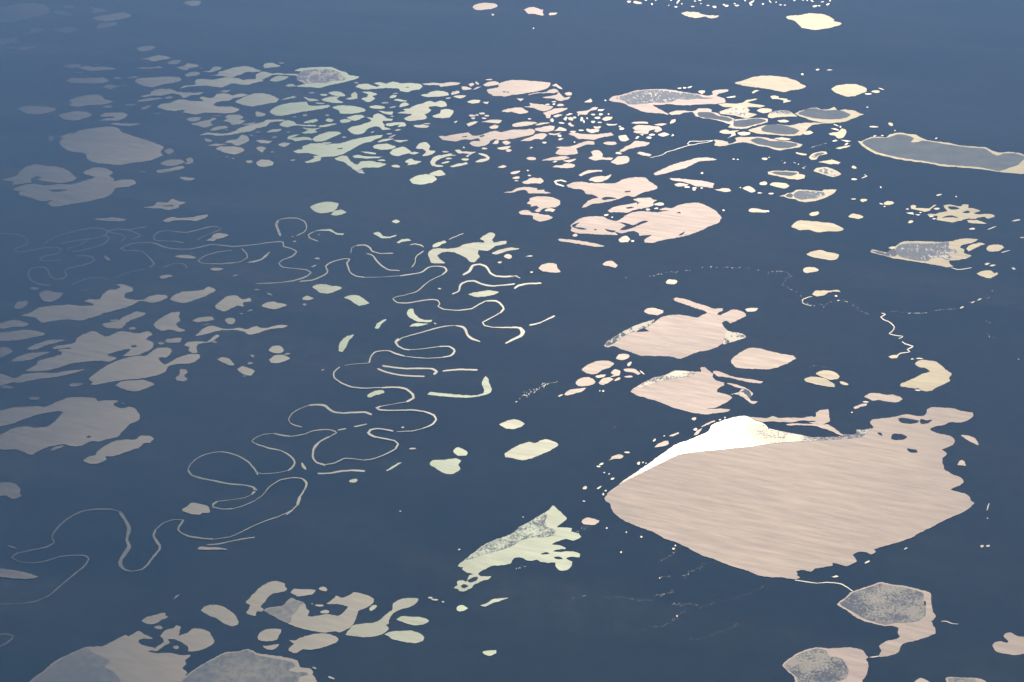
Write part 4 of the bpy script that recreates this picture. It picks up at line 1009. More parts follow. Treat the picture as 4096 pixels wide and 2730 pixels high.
'21': '''
e 40 68 70 22 -10
e 40 98 36 10
e 160 50 30 14
e 30 20 100 22 -12
e 145 4 22 12
P small pink comma pond among scattered ponds left of the wedge headed lake ; 90 105 140 90 150 80 200 68 270 75 288 105 260 122 180 120 140 130 100 120
p -80 205 0 190 60 160 130 155 230 165 225 180 300 178 290 192 355 210 230 212 150 210 120 180 40 190 0 205
P round pink lake with a frayed west shore and a foot at its lower left ; 135 305 165 280 160 260 220 240 320 240 400 258 445 285 440 315 390 340 290 350 245 385 210 370 245 345 225 325 170 335 180 315
p 300 365 340 348 395 362 380 378 310 375
P pink double lobed pond beneath the frayed round lake ; 60 388 90 370 150 368 185 390 260 400 330 412 375 432 340 455 250 470 190 445 190 415 130 410 70 402
p 612 45 650 20 700 0 830 0 830 10 750 20 680 35 630 55
P pink lake with a wedge shaped head and ragged southern spurs ; 500 138 560 112 640 105 720 118 850 120 940 120 1010 88 1090 68 1220 65 1260 100 1310 130 1338 160 1290 185 1200 205 1120 245 1060 235 980 262 900 285 820 300 740 310 680 335 640 345 690 290 740 262 790 250 740 222 680 218 650 180 580 170 520 155
+isl 820 265 860 245 940 250 960 262 880 268 850 275
+isl 1030 195 1090 190 1080 200 1040 205
p 700 90 740 65 820 55 870 55 910 35 910 50 880 80 830 100 770 112 740 100
R small pink curl pond left of the wedge headed lake ; 16 ; 500 105 450 92 395 100 410 125 480 145
P lumpy pink lake with small islets between the wedge headed lake and the great comma lake ; 878 375 930 340 1020 320 1110 305 1160 290 1110 270 1160 255 1270 252 1290 270 1335 275 1300 295 1300 325 1240 345 1170 355 1110 370 1060 390 980 385 900 385
+isl 1045 345 1100 335 1120 345 1060 355
+isl 1145 300 1180 292 1150 315
e 1353 312 90 30
e 1325 352 36 14
e 1248 362 36 18
P great pink lake shaped like a comma with a broad round eastern end ; 535 510 580 470 660 430 760 425 840 428 880 450 940 468 990 455 1050 410 1120 385 1220 375 1300 385 1390 380 1440 372 1350 365 1400 345 1470 345 1540 318 1620 302 1710 298 1780 325 1850 360 1900 400 1922 440 1890 485 1800 520 1700 570 1600 600 1500 622 1390 640 1290 668 1220 665 1215 640 1280 595 1170 600 1160 575 1100 560 1000 580 930 560 970 595 850 592 700 585 600 578 540 555 545 530
+isl 985 480 1040 485 1110 505 1170 480 1215 462 1250 470 1200 490 1130 520 1060 545 990 550 1010 530 1050 510 1020 495
+isl 550 505 620 480 580 520 640 530 690 540 640 545 590 535 555 520
+isl 850 540 900 550 950 560 930 572 880 560
+isl 1530 600 1560 575 1590 565 1570 590
+isl 750 540 780 545 770 552
+isl 1510 392 1540 385 1550 395
e 865 413 40 18 -10
e 920 433 20 10
p 975 640 1010 612 1060 605 1085 635 1060 660 990 660
e 1108 652 28 18
e 580 597 46 26 -15
P long needle shaped pink pond below the great comma lake ; 427 635 450 630 600 645 750 670 848 698 770 702 620 680 500 660 435 650
P cream finger shaped lake with a speckled dark row of ponds beneath ; 1445 75 1540 78 1640 88 1750 98 1858 122 1840 145 1850 162 1780 155 1680 145 1640 125 1560 105 1480 95
p 1485 132 1540 120 1620 130 1600 142 1520 150
e 1608 155 50 18
e 1675 165 44 14
e 1672 182 34 10
e 1742 165 22 12
p 1860 180 1900 175 1930 165 1995 168 2015 192 1960 200 1900 190
p 2120 165 2150 150 2200 155 2235 190 2200 205 2150 185
e 2275 210 40 10
e 2097 161 16 8
e 2310 122 70 36
p 2168 370 2200 352 2270 355 2300 362 2350 372 2340 390 2280 388 2200 385
e 1943 370 22 14
e 1745 28 22 18
P fat peach fish shaped pond alone right of the bow shaped oxbow ; 245 900 270 870 340 852 410 862 415 890 445 935 400 942 330 935 280 930
P lone bright droplet pond in the empty middle plain ; 828 868 870 838 920 835 968 875 950 895 900 885
P lone small rounded peach pond under the dotted stream ; 1410 1025 1430 1005 1490 1003 1518 1022 1490 1045 1420 1040
e 180 938 30 14
P blunt pink capsule pond above the butterfly winged lake ; 1208 1295 1240 1268 1290 1262 1390 1285 1390 1305 1340 1328 1240 1315
P small peach bean pond right of the butterfly winged lake's arm ; 2140 1280 2180 1262 2262 1268 2240 1290 2160 1298
P pink butterfly winged lake with a long northern finger and a notched east shore ; 860 1590 900 1560 1000 1510 1100 1470 1150 1450 1230 1440 1300 1400 1380 1345 1460 1328 1560 1328 1700 1350 1790 1300 1700 1270 1600 1235 1500 1200 1480 1180 1520 1170 1600 1185 1680 1215 1790 1245 1850 1270 1930 1265 1935 1285 1880 1320 1920 1330 1980 1295 2050 1278 2100 1290 2140 1310 2150 1335 2090 1365 2000 1405 1970 1380 1930 1400 1950 1440 1985 1480 1965 1520 1980 1550 1955 1570 1900 1610 1850 1634 1780 1655 1700 1670 1610 1705 1540 1730 1480 1712 1420 1706 1260 1703 1170 1697 1080 1664 1000 1640 940 1612 880 1624 845 1612 862 1590
+isl 1145 1480 1200 1445 1255 1475 1200 1482
+mar 1975 1480 2060 1488 2130 1508 2148 1535 2080 1560 2000 1580 1940 1600 1955 1520
+mar 1310 1372 1200 1402 1090 1445 990 1500 900 1552 850 1590 870 1612 930 1590 1010 1530 1110 1482 1240 1440
R sliver of open channel above the pink capsule pond ; 14 ; 160 1420 240 1405 320 1370 390 1335
R sunlit end of the pale crescent oxbow trailing right ; 10 ; -10 970 40 975 75 988
R short bright oxbow arc right of the pale crescent oxbow ; 18 ; 20 1085 60 1058 140 1040 272 1036
R pale river winding in broad loops down the middle of the plain ; 20 ; -60 1590 0 1560 80 1520 110 1480 80 1450 0 1442
S 34 ; 1030 990 1150 970 1300 970 1420 940 1560 930 1700 900 1850 890 2000 900 2150 895 2300 935 ; 12 7
S 8 ; 200 1320 450 1225 650 1170 850 1020 ; 12 5
S 6 ; 130 800 180 790 200 800 ; 14 6
e 165 790 50 12
''',
'22': '''
P pale cream almond pond standing alone below the streak of sparkles ; -115 765 -60 735 0 718 60 725 118 762 60 795 0 808 -60 800
P pale green loaf shaped lake left of the great sunlit lake ; -70 1040 -30 1010 40 965 120 935 160 925 210 940 270 910 320 902 380 920 425 955 340 1010 250 1050 150 1085 80 1095 20 1080 -20 1070 -60 1065
P white pink egg shaped pond at the head of a pond cluster ; 640 265 700 215 780 183 870 180 938 205 900 240 830 265 790 295 740 305 690 295
P small bright crown shaped pond above the pond cluster ; 955 160 980 122 1040 118 1080 135 1055 165 1000 175
P smaller white pink egg pond below the larger egg ; 582 385 620 345 700 332 770 370 740 400 660 415 610 410
p 760 325 800 312 865 310 850 330 790 338
p 908 290 945 258 990 275 990 315 950 325 905 330 935 310
p 795 385 830 345 900 333 930 350 890 380 830 405
e 970 350 60 22 -20
e 1073 327 74 18
P white hot lopsided pond with a thin tail in the pond cluster ; 1020 260 1080 252 1130 258 1180 300 1160 310 1100 285 1040 282
e 1195 292 50 12 40
e 1078 212 50 30 -55
P slim pink pond slanting down left under the smaller egg ; 475 490 530 450 600 438 680 435 640 465 560 488 500 500
e 445 503 46 14 -25
P orange pink rhombus lake right of the butterfly winged lake ; 2010 180 2060 130 2130 85 2200 62 2290 72 @32 0 90 130 120 230 135 255 160 200 195 90 240 0 262 @22 2300 258 2180 255 2060 245 2020 205
P pink leaf shaped lake with a speckled north shore above the great sunlit lake ; 1090 465 1140 420 1220 375 1310 335 1400 315 1480 275 1540 270 1650 280 1740 285 1730 250 1770 238 1800 270 1850 300 1840 330 1880 365 1950 385 1950 410 1900 430 1880 470 1960 485 2020 520 1960 570 1870 610 1780 625 1900 622 2005 630 1990 650 1860 665 1780 675 1640 655 1480 612 1360 565 1270 535 1150 500
+spl 1150 425 1240 372 1320 338 1400 320 1490 280 1600 278 1680 290 1650 320 1520 340 1400 360 1280 395 1180 430
P hook of bright specks and pools right of the speckled leaf lake ; 1990 500 2080 470 2110 440 2040 420 1970 385 2080 405 2180 450 2210 490 2180 520 2200 550 2255 555 2220 582 2170 555 2110 510 2040 490
+mar 2010 492 2100 468 2130 445 2060 420 2180 460 2195 520 2150 525 2100 500
P thin pink dash lake trailing off the top of the speckled leaf lake ; 1845 280 1900 278 2000 318 2100 342 2230 358 2308 375 2290 390 2180 380 2080 358 1980 335 1880 320
e 1672 715 40 30
e 1684 815 34 26
e 1956 706 16 14
e 1910 726 20 12
p 1740 785 1800 750 1865 728 1860 742 1790 770 1745 792
p 1670 865 1700 825 1745 798 1735 820 1700 862
P small white bar pond by the great lake's north shore ; 1440 875 1480 855 1530 838 1530 850 1480 875
e 1308 913 32 18 -45
e 1398 875 14 10
P white peanut pond by the great lake's north shore ; 1310 975 1340 945 1390 925 1430 920 1435 945 1400 965 1340 975
P white feather shaped pond off the great lake's northwest shore ; 890 1100 920 1065 980 1042 1025 1060 1000 1080 930 1085
e 1057 1026 54 14
e 822 1132 44 16 -25
e 795 1155 40 14
e 1163 1126 34 24 -40
e 1203 1118 18 14
e 1230 1126 14 12
e 847 1212 16 12
e 892 1224 16 12
e 923 1268 32 20 -20
e 670 1350 46 26 -30
e 800 1350 44 16 -35
e 860 1378 20 14
e 838 1410 16 24
e 660 1474 26 10
e 838 462 18 18
e 806 460 12 12
e 40 560 14 12
S 55 ; 110 500 180 470 240 440 320 400 ; 28 10
S 16 ; 320 400 430 375 ; 8 6
S 12 ; 20 570 110 500 ; 14 5
S 10 ; 620 935 800 870 950 790 ; 5 4
P great sunlit lake wearing a white hot calm corner at its northwest ; 850 1455 870 1410 960 1345 1020 1285 1120 1220 1220 1150 1290 1100 1420 1010 1480 965 1540 935 1640 905 1740 860 1810 825 1830 775 1900 745 1990 715 2070 695 2150 690 2230 735 2300 752 2352 800 @32 0 805 80 820 180 840 290 860 400 885 500 885 640 880 700 860 800 860 810 815 870 820 900 812 970 800 935 755 950 725 1050 712 1150 700 1230 680 1290 675 1350 688 1430 690 1460 660 1460 635 1500 608 1600 615 1700 620 1780 645 1880 660 1885 690 1830 735 1750 750 1680 748 1620 770 1520 790 1490 820 1580 855 1660 870 1700 890 1715 925 1690 960 1600 1000 1645 1040 1600 1085 1605 1140 1630 1190 1700 1230 1780 1260 1795 1300 1760 1330 1680 1365 1760 1390 1820 1410 1850 1440 1860 1470 1892 1490 1820 1560 @33 1650 70 1500 150 1380 205 1340 235 1150 300 975 350 990 375 950 400 910 380 830 375 780 400 815 460 720 505 620 480 590 478 590 500 520 515 430 530 395 560 320 542 260 555 270 575 265 590 290 610 240 625 120 610 0 605 @23 2250 585 2150 545 2000 500 1850 440 1750 410 1600 330 1500 285 1400 250 1300 195 1200 160 1100 120 1000 70 930 10 @22 910 1540 900 1495 865 1475
+calm 870 1412 960 1347 1020 1287 1120 1222 1220 1152 1290 1102 1420 1012 1480 967 1540 937 1640 907 1740 862 1810 827 1830 777 1900 747 1990 717 2070 697 2150 692 2230 737 2300 754 2352 802 @32 0 807 60 818 100 870 60 938 0 945 @22 2200 970 2000 990 1750 1015 1540 1045 1400 1110 1200 1210 1020 1302 900 1380
+spg 2120 775 2200 745 2300 758 2352 806 @32 80 824 180 844 290 864 400 889 500 889 640 884 700 864 800 864 815 820 870 824 900 816 960 802 930 825 860 880 700 900 450 915 200 932 60 940 0 942 @22 2260 930 2180 860
+isl @32 1195 710 1290 715 1390 735 1380 750 1300 762 1210 745
+isl @32 1400 718 1450 730 1510 728 1470 755 1400 760
+isl @32 1130 900 1145 855 1240 862 1275 885 1240 905 1160 910
+isl @32 1000 845 1040 848 1050 872 1015 860
+isl @32 1275 990 1370 1008 1370 1025 1300 1020
''',
'23': '''
P small cream kite pond above the dotted flats left of the great lake ; 640 100 670 65 720 62 805 92 760 125 660 122
e 870 158 18 16
e 1050 196 14 14
e 1188 238 18 18
e 1002 379 16 16
e 1483 348 22 20
e 1500 318 14 14
e 1356 617 12 12
e 102 56 12 10
e 1515 965 14 16 -50
S 30 ; 600 180 650 160 710 150 ; 28 4
S 30 ; 1350 460 1420 430 1490 380 1500 330 ; 14 4
S 60 ; 860 800 960 795 1040 795 1100 800 1150 815 1210 825 1290 820 ; 30 3
S 30 ; 1330 780 1400 765 1490 735 ; 16 4
S 40 ; 1480 850 1560 870 1640 850 1700 870 1740 890 ; 24 4
S 24 ; 1370 1060 1450 1030 1520 960 1580 920 ; 16 4
S 36 ; 1560 600 1640 560 1740 520 1760 480 ; 24 4
S 10 ; 1180 1105 1330 1060 ; 10 3
S 50 ; 1760 880 1900 820 2060 790 2200 745 2320 700 ; 24 3
S 50 ; 1600 1190 1750 1160 1880 1120 2000 1080 2140 1010 ; 30 3
S 14 ; 550 805 680 775 ; 6 4
S 14 ; 20 540 80 520 120 510 ; 16 6
S 8 ; 1360 610 1450 600 ; 6 4
''',
'30': '''
P bright cream lake with a tapering western tail near the top edge ; 160 162 200 148 290 145 390 125 520 138 560 155 605 185 600 200 660 208 685 222 640 242 560 262 450 278 380 272 310 258 275 230 260 205 220 185 175 178
e 430 62 40 18 -15
e 470 58 22 10
e 550 45 36 14 -20
e 115 50 20 10
e 155 52 20 8
e 242 8 16 16 40
e 360 8 12 14
e 320 5 18 10
e 405 15 28 10 20
e 500 22 30 8
e 570 10 12 20
e 20 20 30 10 40
e 75 25 12 10
P small round cream lake with two dots trailing at its right ; 582 825 620 795 700 780 800 778 870 800 910 820 905 845 850 865 800 885 730 892 680 880 605 850
e 990 846 84 22
e 920 868 60 16
e 1040 822 60 8 20
p 22 890 60 882 95 890 100 905 170 910 185 925 215 930 170 945 140 950 145 930 90 915 40 915
P lens shaped lake with a smooth grey ice raft inside a cream rim ; 245 1050 310 1020 390 1000 450 995 500 1012 560 1010 600 990 625 1000 640 1020 700 1012 790 1022 850 1048 878 1055 820 1080 740 1110 660 1130 560 1138 470 1128 380 1105 310 1078
+ice 275 1048 350 1010 430 1000 520 1018 640 1015 720 1038 758 1060 720 1085 640 1098 520 1100 420 1090 340 1072
P cream lake with a dark speckled top wedged left of the lens shaped icy lake ; 0 1085 10 1045 60 1025 130 1018 190 1025 230 1050 268 1075 180 1078 100 1080 40 1090
+spf 15 1045 60 1025 140 1020 190 1028 225 1052 130 1055
p 85 1115 140 1105 195 1118 170 1130 110 1128
P grey ice filled lake with a cream corner flaring to the upper right ; -180 1200 -100 1170 0 1150 100 1145 200 1155 300 1135 400 1128 520 1138 400 1150 360 1190 300 1245 180 1250 60 1240 0 1238 -100 1230
+ice -60 1180 0 1150 110 1148 190 1165 285 1200 240 1235 120 1235 20 1222 -60 1205
p 320 1230 350 1210 390 1205 418 1220 380 1238 340 1238
p 60 1275 120 1265 213 1278 190 1290 110 1288
P crescent shaped cream lake like a boxing glove below the lens shaped icy lake ; 555 1230 600 1222 640 1215 680 1185 710 1190 722 1220 700 1260 640 1275 620 1250 570 1240
p 575 1185 620 1185 655 1200 640 1205 600 1195
e 625 1155 50 8 20
e 665 1170 14 20
p 590 1300 620 1288 640 1298 600 1308
p 665 1290 720 1295 765 1302 720 1308
p 250 1400 290 1408 360 1420 340 1430 280 1420
P small frayed lake with a dark core among the threads below the crescent ; 370 1450 400 1418 460 1400 530 1395 545 1415 480 1430 440 1465 400 1470
+mar 400 1445 440 1415 500 1402 520 1412 460 1435 430 1455
p 465 1492 530 1480 590 1470 665 1495 640 1510 580 1512 520 1500
p 620 1365 660 1352 700 1345 760 1340 720 1360 660 1370
e 720 1328 40 14 -30
S 10 ; 0 1465 90 1480 170 1495 270 1515 340 1540 380 1550 ; 30 14
S 30 ; 400 1358 450 1345 490 1335 530 1322 ; 8 4
e 455 645 34 14
e 315 688 24 16
e 565 648 50 6
e 1126 1144 48 26 20
e 970 1170 80 14
e 1545 1276 24 12 -30
e 913 990 18 10
e 790 1540 50 24 20
e 1165 1205 12 10
P huge long grey ice covered lake reaching the right edge ; 825 1300 850 1302 900 1280 960 1262 1040 1260 1090 1262 1120 1240 1200 1222 1280 1232 1360 1240 1400 1265 1460 1290 1600 1308 1700 1325 1780 1342 1900 1350 2000 1358 2060 1385 2120 1405 2200 1400 2300 1410 2352 1425 2500 1440 2500 1580 2352 1600 2200 1590 2050 1572 1900 1552 1750 1540 1600 1530 1450 1500 1250 1475 1080 1440 980 1412 900 1370 855 1335
+ice 862 1312 910 1285 980 1268 1060 1268 1110 1265 1200 1235 1290 1250 1340 1275 1310 1310 1380 1305 1420 1295 1500 1305 1600 1322 1720 1342 1850 1358 1990 1368 2040 1400 2100 1432 2160 1415 2260 1412 2350 1435 2500 1450 2500 1470 2352 1470 2290 1520 2200 1550 2120 1575 1950 1540 1800 1528 1600 1512 1450 1485 1260 1460 1090 1425 990 1395 910 1352
e 980 1255 30 10 -20
e 1050 1250 24 10
''',
'31': '''
P small cream lake with a dark ice core shaped like a canoe ; 0 15 60 5 180 5 280 15 290 35 345 48 330 70 270 85 180 75 80 50 0 35
+ice 30 18 90 12 200 15 270 25 220 50 150 48 70 35
P oval lake full of speckled ice near the lake shaped like a canoe ; 420 5 440 -20 520 -30 600 -10 640 10 675 35 650 50 590 60 520 40 460 20
+spf 460 0 520 -18 580 0 640 28 620 48 570 45 500 22
P neat cream slab pond under the small canoe lake ; 12 135 50 112 150 118 200 140 160 165 90 155
P grey ice lake with a bright cream southeast bank and a curled tip ; 105 238 150 225 180 210 220 205 250 185 320 178 400 185 500 190 515 178 600 175 630 178 605 210 540 245 460 275 360 292 290 285 240 262 170 255 145 240
+spf 230 225 270 195 330 188 440 195 510 200 525 225 490 245 400 262 300 268 245 250
+ice 160 230 200 212 230 225 220 250 175 245
e 28 216 46 14
e 790 84 50 18
R tiny bright curl of stream left of the far right ragged lake ; 8 ; 860 72 910 52 885 38
e 785 266 50 8
p 845 280 860 262 915 268 900 280 865 292
p 1062 300 1100 284 1140 284 1162 300 1110 320 1070 315
e 1040 310 40 10 15
e 1070 334 20 10
e 1035 158 16 16
e 0 378 22 16
p 375 405 400 385 460 380 470 395 430 418 390 415
P small flattened cream hexagon pond left of the tattered lake ; 735 425 770 402 830 405 875 428 830 445 770 435
P cream slab lake like a long loaf right of the great comma lake ; 215 515 280 462 400 468 540 482 600 490 695 538 640 562 540 562 450 568 380 548 280 548
P cream pond like a thick leaf below the long loaf shaped lake ; 352 770 410 745 480 733 540 750 650 775 630 815 570 825 480 810 400 795
P little cream potato pond beneath the thick leaf pond ; 318 912 350 892 420 890 470 915 440 932 390 935 360 945 325 930
P cream pond with a curling tail like a ladle above the dotted stream ; 408 1140 440 1108 500 1103 560 1108 620 1100 660 1105 665 1120 610 1115 560 1125 510 1150 450 1158
R little string of pools trailing below the ladle shaped pond ; 5 ; 405 1158 350 1170 315 1190 320 1220 400 1245
P tattered cream lake like torn lace at the right ; 1545 455 1560 420 1480 420 1460 405 1540 400 1590 385 1650 375 1620 345 1610 325 1660 315 1770 332 1790 315 1840 315 1840 345 1900 355 1950 375 1890 392 1920 405 2040 402 2085 420 2020 448 1990 430 1920 435 1910 450 1830 445 1780 460 1700 478 1640 472 1580 462
+isl 1650 335 1720 335 1760 350 1700 362 1660 355
+isl 1595 440 1640 420 1700 418 1750 440 1700 432 1640 432
+isl 1780 388 1830 372 1860 385 1840 395
p 1310 325 1340 318 1360 330 1350 345 1440 350 1480 350 1520 320 1545 318 1500 350 1480 370 1440 382 1410 375 1350 362 1320 355
p 1268 392 1330 388 1340 410 1295 402
p 1350 405 1400 408 1380 420
e 1280 358 30 10
e 1400 390 24 10
e 1550 355 50 20
e 1310 474 50 24 -10
e 1525 447 34 12
e 1500 425 40 14
p 1830 460 1920 462 2010 490 1940 492 1840 480
e 1875 540 56 18
e 2055 532 80 10 -22
e 2280 462 80 14 -12
e 2335 620 40 10
e 1570 228 50 14 -15
e 1728 244 16 12
P broad grey ice lake with cream fingers on its east side and a frayed west point ; 935 745 960 725 1020 742 1090 755 1130 740 1150 720 1180 695 1230 660 1290 652 1450 655 1600 660 1700 650 1760 632 1890 630 1930 640 1860 670 1790 685 1760 710 1800 730 1800 760 1870 785 1840 805 1750 825 1660 832 1670 860 1700 880 1640 890 1560 875 1450 855 1340 840 1230 820 1150 808 1060 785 960 760
+spf 1170 720 1220 680 1300 672 1450 675 1600 665 1660 662 1660 720 1720 730 1735 760 1650 770 1690 800 1640 825 1590 800 1500 810 1470 835 1350 825 1240 800 1180 770
+mar 945 740 1040 750 1080 765 1110 740 1160 720 1180 780 1120 790 1020 768
p 1820 720 1860 685 1940 668 1990 680 1940 700 1880 725 1840 745
p 1100 715 1140 700 1175 700 1140 725
R thin bright thread leading off the broad grey ice lake's southern tip ; 7 ; 1680 890 1740 910 1800 905 1870 893
P pale oval pond right of the broad grey ice lake ; 2000 725 2030 695 2090 683 2150 690 2168 712 2120 740 2040 748
P pale hand shaped pond below the pale oval at the right edge ; 1920 950 1970 925 2050 922 2070 945 2115 945 2080 975 2040 992 1970 978
p 1985 865 2010 852 2040 855 2010 875
p 2030 880 2060 868 2095 872 2060 886
e 2255 905 40 16 20
e 2180 748 90 8 -15
e 645 1198 16 10
e 625 1157 26 14
S 40 ; 0 940 100 930 190 945 210 975 160 1005 140 1050 170 1080 240 1105 ; 14 5
S 30 ; 240 1110 320 1190 330 1230 420 1245 500 1248 560 1235 640 1200 730 1200 ; 20 5
S 20 ; 700 1200 800 1250 830 1290 910 1320 970 1325 ; 16 5
S 14 ; 1140 1298 1240 1308 1320 1315 ; 6 4
S 30 ; 1290 1316 1380 1316 1460 1312 ; 5 7
S 16 ; 1540 1290 1620 1280 1710 1275 1780 1265 1820 1245 ; 6 6
S 14 ; 1860 1215 1950 1190 2030 1170 2085 1145 2060 1110 ; 6 6
S 20 ; 1960 1390 2040 1405 2010 1490 2020 1520 2110 1550 ; 14 5
S 10 ; 2100 1405 2190 1408 2310 1405 ; 6 3
e 1942 1188 40 12 -20
e 1880 1214 36 10 -20
e 1780 1262 40 14 -30
R crinkled thin creek running down the right side ; 8 ; 1040 1310 1080 1320 1035 1345 1060 1370 1120 1395 1160 1440 1140 1480 1110 1500 1170 1515 1240 1525 1200 1545
''',
'32': '''
P ragged bright strip of water hugging the great lake's north shore with a square head ; @22 2130 697 2230 702 2300 708 @32 0 708 50 695 110 712 200 705 300 710 380 695 440 698 440 660 480 638 550 630 560 680 565 740 500 765 420 762 370 752 450 738 380 735 300 732 220 748 120 745 40 740 0 745 @22 2300 745 2230 728 2160 706
P curved pink channel between the bright strip and the great lake ; 165 770 240 758 400 765 540 768 620 810 690 865 650 862 560 820 480 800 440 782 300 775 200 778
P smaller cream pod pond on top of another at right of the orange rhombus ; 438 302 480 278 530 270 620 290 655 325 630 352 570 355 500 335
P cream pod pond lying under another at right of the orange rhombus ; 328 358 380 332 440 332 520 345 600 395 612 425 520 415 400 390
e 698 392 76 30 15
P cream bone shaped pond above the great lake's northern head ; 883 510 930 482 1000 478 1080 492 1150 492 1220 515 1235 535 1180 562 1100 555 1030 542 960 545 920 525
p 785 610 840 580 915 572 910 590 850 605 800 625
e 897 562 56 12
e 770 658 18 10
P tan lake bent like a boomerang with a sharp west tail at the right ; 1352 210 1380 180 1430 172 1500 180 1545 190 1590 220 1630 260 1685 300 1660 345 1675 365 1620 395 1550 425 1500 455 1430 458 1395 445 1380 435 1330 432 1270 422 1215 412 1215 395 1280 368 1350 335 1430 295 1490 280 1450 250 1380 235
e 1375 455 56 12
p 1107 145 1140 130 1200 128 1190 155 1130 158
R crinkled thin creek running down the right side ; 10 ; 1230 5 1260 25 1330 48 1280 75 1300 100 1220 110 1170 140
e 1390 163 60 12
e 1325 168 30 10
e 2300 170 12 10
P frayed pale sliver pond off the great lake's eastern shore ; 1775 865 1830 868 1900 890 1935 955 1890 938 1830 910
P small pale mitten shaped pond off the great lake's eastern shore ; 1742 1140 1750 1110 1785 1090 1805 1110 1818 1145 1780 1140
e 2020 1525 12 70 18
S 8 ; 380 235 450 230 520 242 ; 8 5
''',
'33': '''
R thin outlet stream leaving the great sunlit lake at its south tip ; 9 ; 240 628 340 645 450 658 540 652 640 660 700 680 780 735
P diamond shaped lake packed with speckled grey ice and a wide cream eastern tail ; 630 855 700 800 770 740 870 705 960 675 1030 650 1130 670 1260 685 1380 715 1490 750 1500 830 1515 920 1540 970 1505 1010 1530 1070 1540 1115 1480 1150 1340 1190 1230 1225 1200 1290 1130 1325 1020 1335 1040 1280 1020 1240 1080 1195 1190 1170 1215 1150 1190 1110 1195 1070 1120 1050 1080 1055 960 1030 860 1000 790 960 720 910 650 870
+spk 660 850 720 800 780 748 880 715 970 685 1040 665 1130 685 1260 700 1380 735 1430 760 1425 820 1450 890 1440 960 1380 1005 1280 1020 1160 1025 1080 1040 960 1010 860 975 760 910
+isl 1430 825 1445 830 1452 865 1440 870
P speckled icy lake with a cream right side cut by the bottom edge ; 130 1415 180 1365 260 1310 350 1270 450 1250 560 1260 660 1255 760 1250 870 1275 900 1320 925 1340 900 1360 920 1410 910 1490 870 1550 850 1640 270 1660 245 1568 240 1520 180 1470
+spk 150 1415 200 1365 280 1315 370 1280 470 1262 540 1290 560 1330 640 1340 690 1370 720 1420 740 1460 720 1530 620 1568 560 1640 300 1645 270 1560 260 1520 200 1470
p 925 1345 960 1338 1020 1330 1010 1340 960 1348
P pale tan lake with a hooked bay cut by the right edge near the bottom ; 2060 1235 2080 1205 2130 1195 2200 1210 2205 1190 2160 1145 2180 1120 2230 1115 2290 1145 2352 1155 2440 1170 2440 1310 2352 1310 2270 1320 2180 1308 2110 1295 2080 1270
P tan lake top peeking over the bottom edge beside a grey one ; 1340 1575 1400 1530 1470 1560 1500 1600 1480 1640 1340 1640
P grey ice lake top cut by the bottom edge at right ; 1630 1535 1660 1520 1760 1528 1900 1532 1970 1545 2010 1575 2000 1640 1660 1640 1640 1570
+spk 1650 1540 1690 1530 1780 1535 1900 1540 1920 1565 1900 1630 1680 1630 1655 1570
e 1965 324 36 20
e 2020 322 34 20
e 912 469 50 16 -22
p 583 607 630 592 648 605 610 612
e 1265 345 36 10 -25
R small faint curl of water right of the diamond shaped icy lake ; 8 ; 1590 1010 1640 1010 1700 1032 1745 1035
e 2015 68 12 10
''',
}

# ---------------------------------------------------------------- read the survey
PART = {'ice': ('ice_sheet', ICE), 'spk': ('rotten_ice', SPK), 'spl': ('rotten_ice', SPL), 'spg': ('rotten_ice', SPG), 'thn': ('ice_sheet', THIN), 'spf': ('rotten_ice', SPF), 'spn': ('rotten_ice', SPN), 'mar': ('marsh', MARSH),
        'isl': ('island', LAND), 'calm': ('calm_water', W_CALM)}
things = []       # dicts: kind, label, pts (photo px), parts
rivers = {}
specks = []
for tkey, txt in DATA.items():
    tile = (int(tkey[0]), int(tkey[1]))
    for ln in txt.strip().splitlines():
        c = ln[0]
        if c == 'P':
            lab, pts = ln[2:].split(' ; ')
            things.append(dict(label=lab.strip(), pts=tokens(pts, tile), parts=[], rough=1.0))
        elif c == 'p':
            things.append(dict(label=None, pts=tokens(ln[2:], tile), parts=[], rough=1.0))
        elif c == 'e':
            a = [float(x) for x in ln[2:].split()]
            ang = a[4] if len(a) > 4 else 0
            pts = [(T0X[tile[0]] + x * KS, T0Y[tile[1]] + y * KS)
                   for x, y in ellipse(a[0], a[1], a[2], a[3], ang, 12, int(a[0] * 7 + a[1]))]
            things.append(dict(label=None, pts=pts, parts=[], rough=0.4))
        elif c == '+':
            k, pts = ln[1:].split(' ', 1)
            things[-1]['parts'].append((k, tokens(pts, tile)))
        elif c == 'R':
            lab, w, pts = ln[2:].split(' ; ')
            rivers.setdefault(lab, []).append((tokens(pts, tile), float(w) * KS))
        elif c == 'S':
            n, pts, ss = ln[2:].split(' ; ')
            spread, size = (float(x) for x in ss.split())
            line = curve(tokens(pts, tile), False, 4.0, 0)
            rs = random.Random(len(specks))
            for i in range(int(n)):
                q = rs.choice(line)
                x = q[0] + rs.gauss(0, spread * KS * 0.45)
                y = q[1] + rs.gauss(0, spread * KS * 0.35)
                w = size * KS * rs.uniform(0.25, 0.95)
                specks.append(ellipse(x, y, w * rs.uniform(1, 1.8), w * 0.9, rs.uniform(-30, 10), 7, i))

def box(pts):
    xs = [p[0] for p in pts]; ys = [p[1] for p in pts]
    return min(xs), min(ys), max(xs), max(ys)

def ctr(t):
    b = t['box']
    return ((b[0] + b[2]) / 2, (b[1] + b[3]) / 2)

for t in things:
    t['box'] = box(t['pts'])
marks = [t for t in things if t['label']]

def is_pond(t):
    s = t['label']
    if s is None: return True
    k = s.find(' pond'); l = s.find(' lake')
    return k > 0 and (l < 0 or k < l)

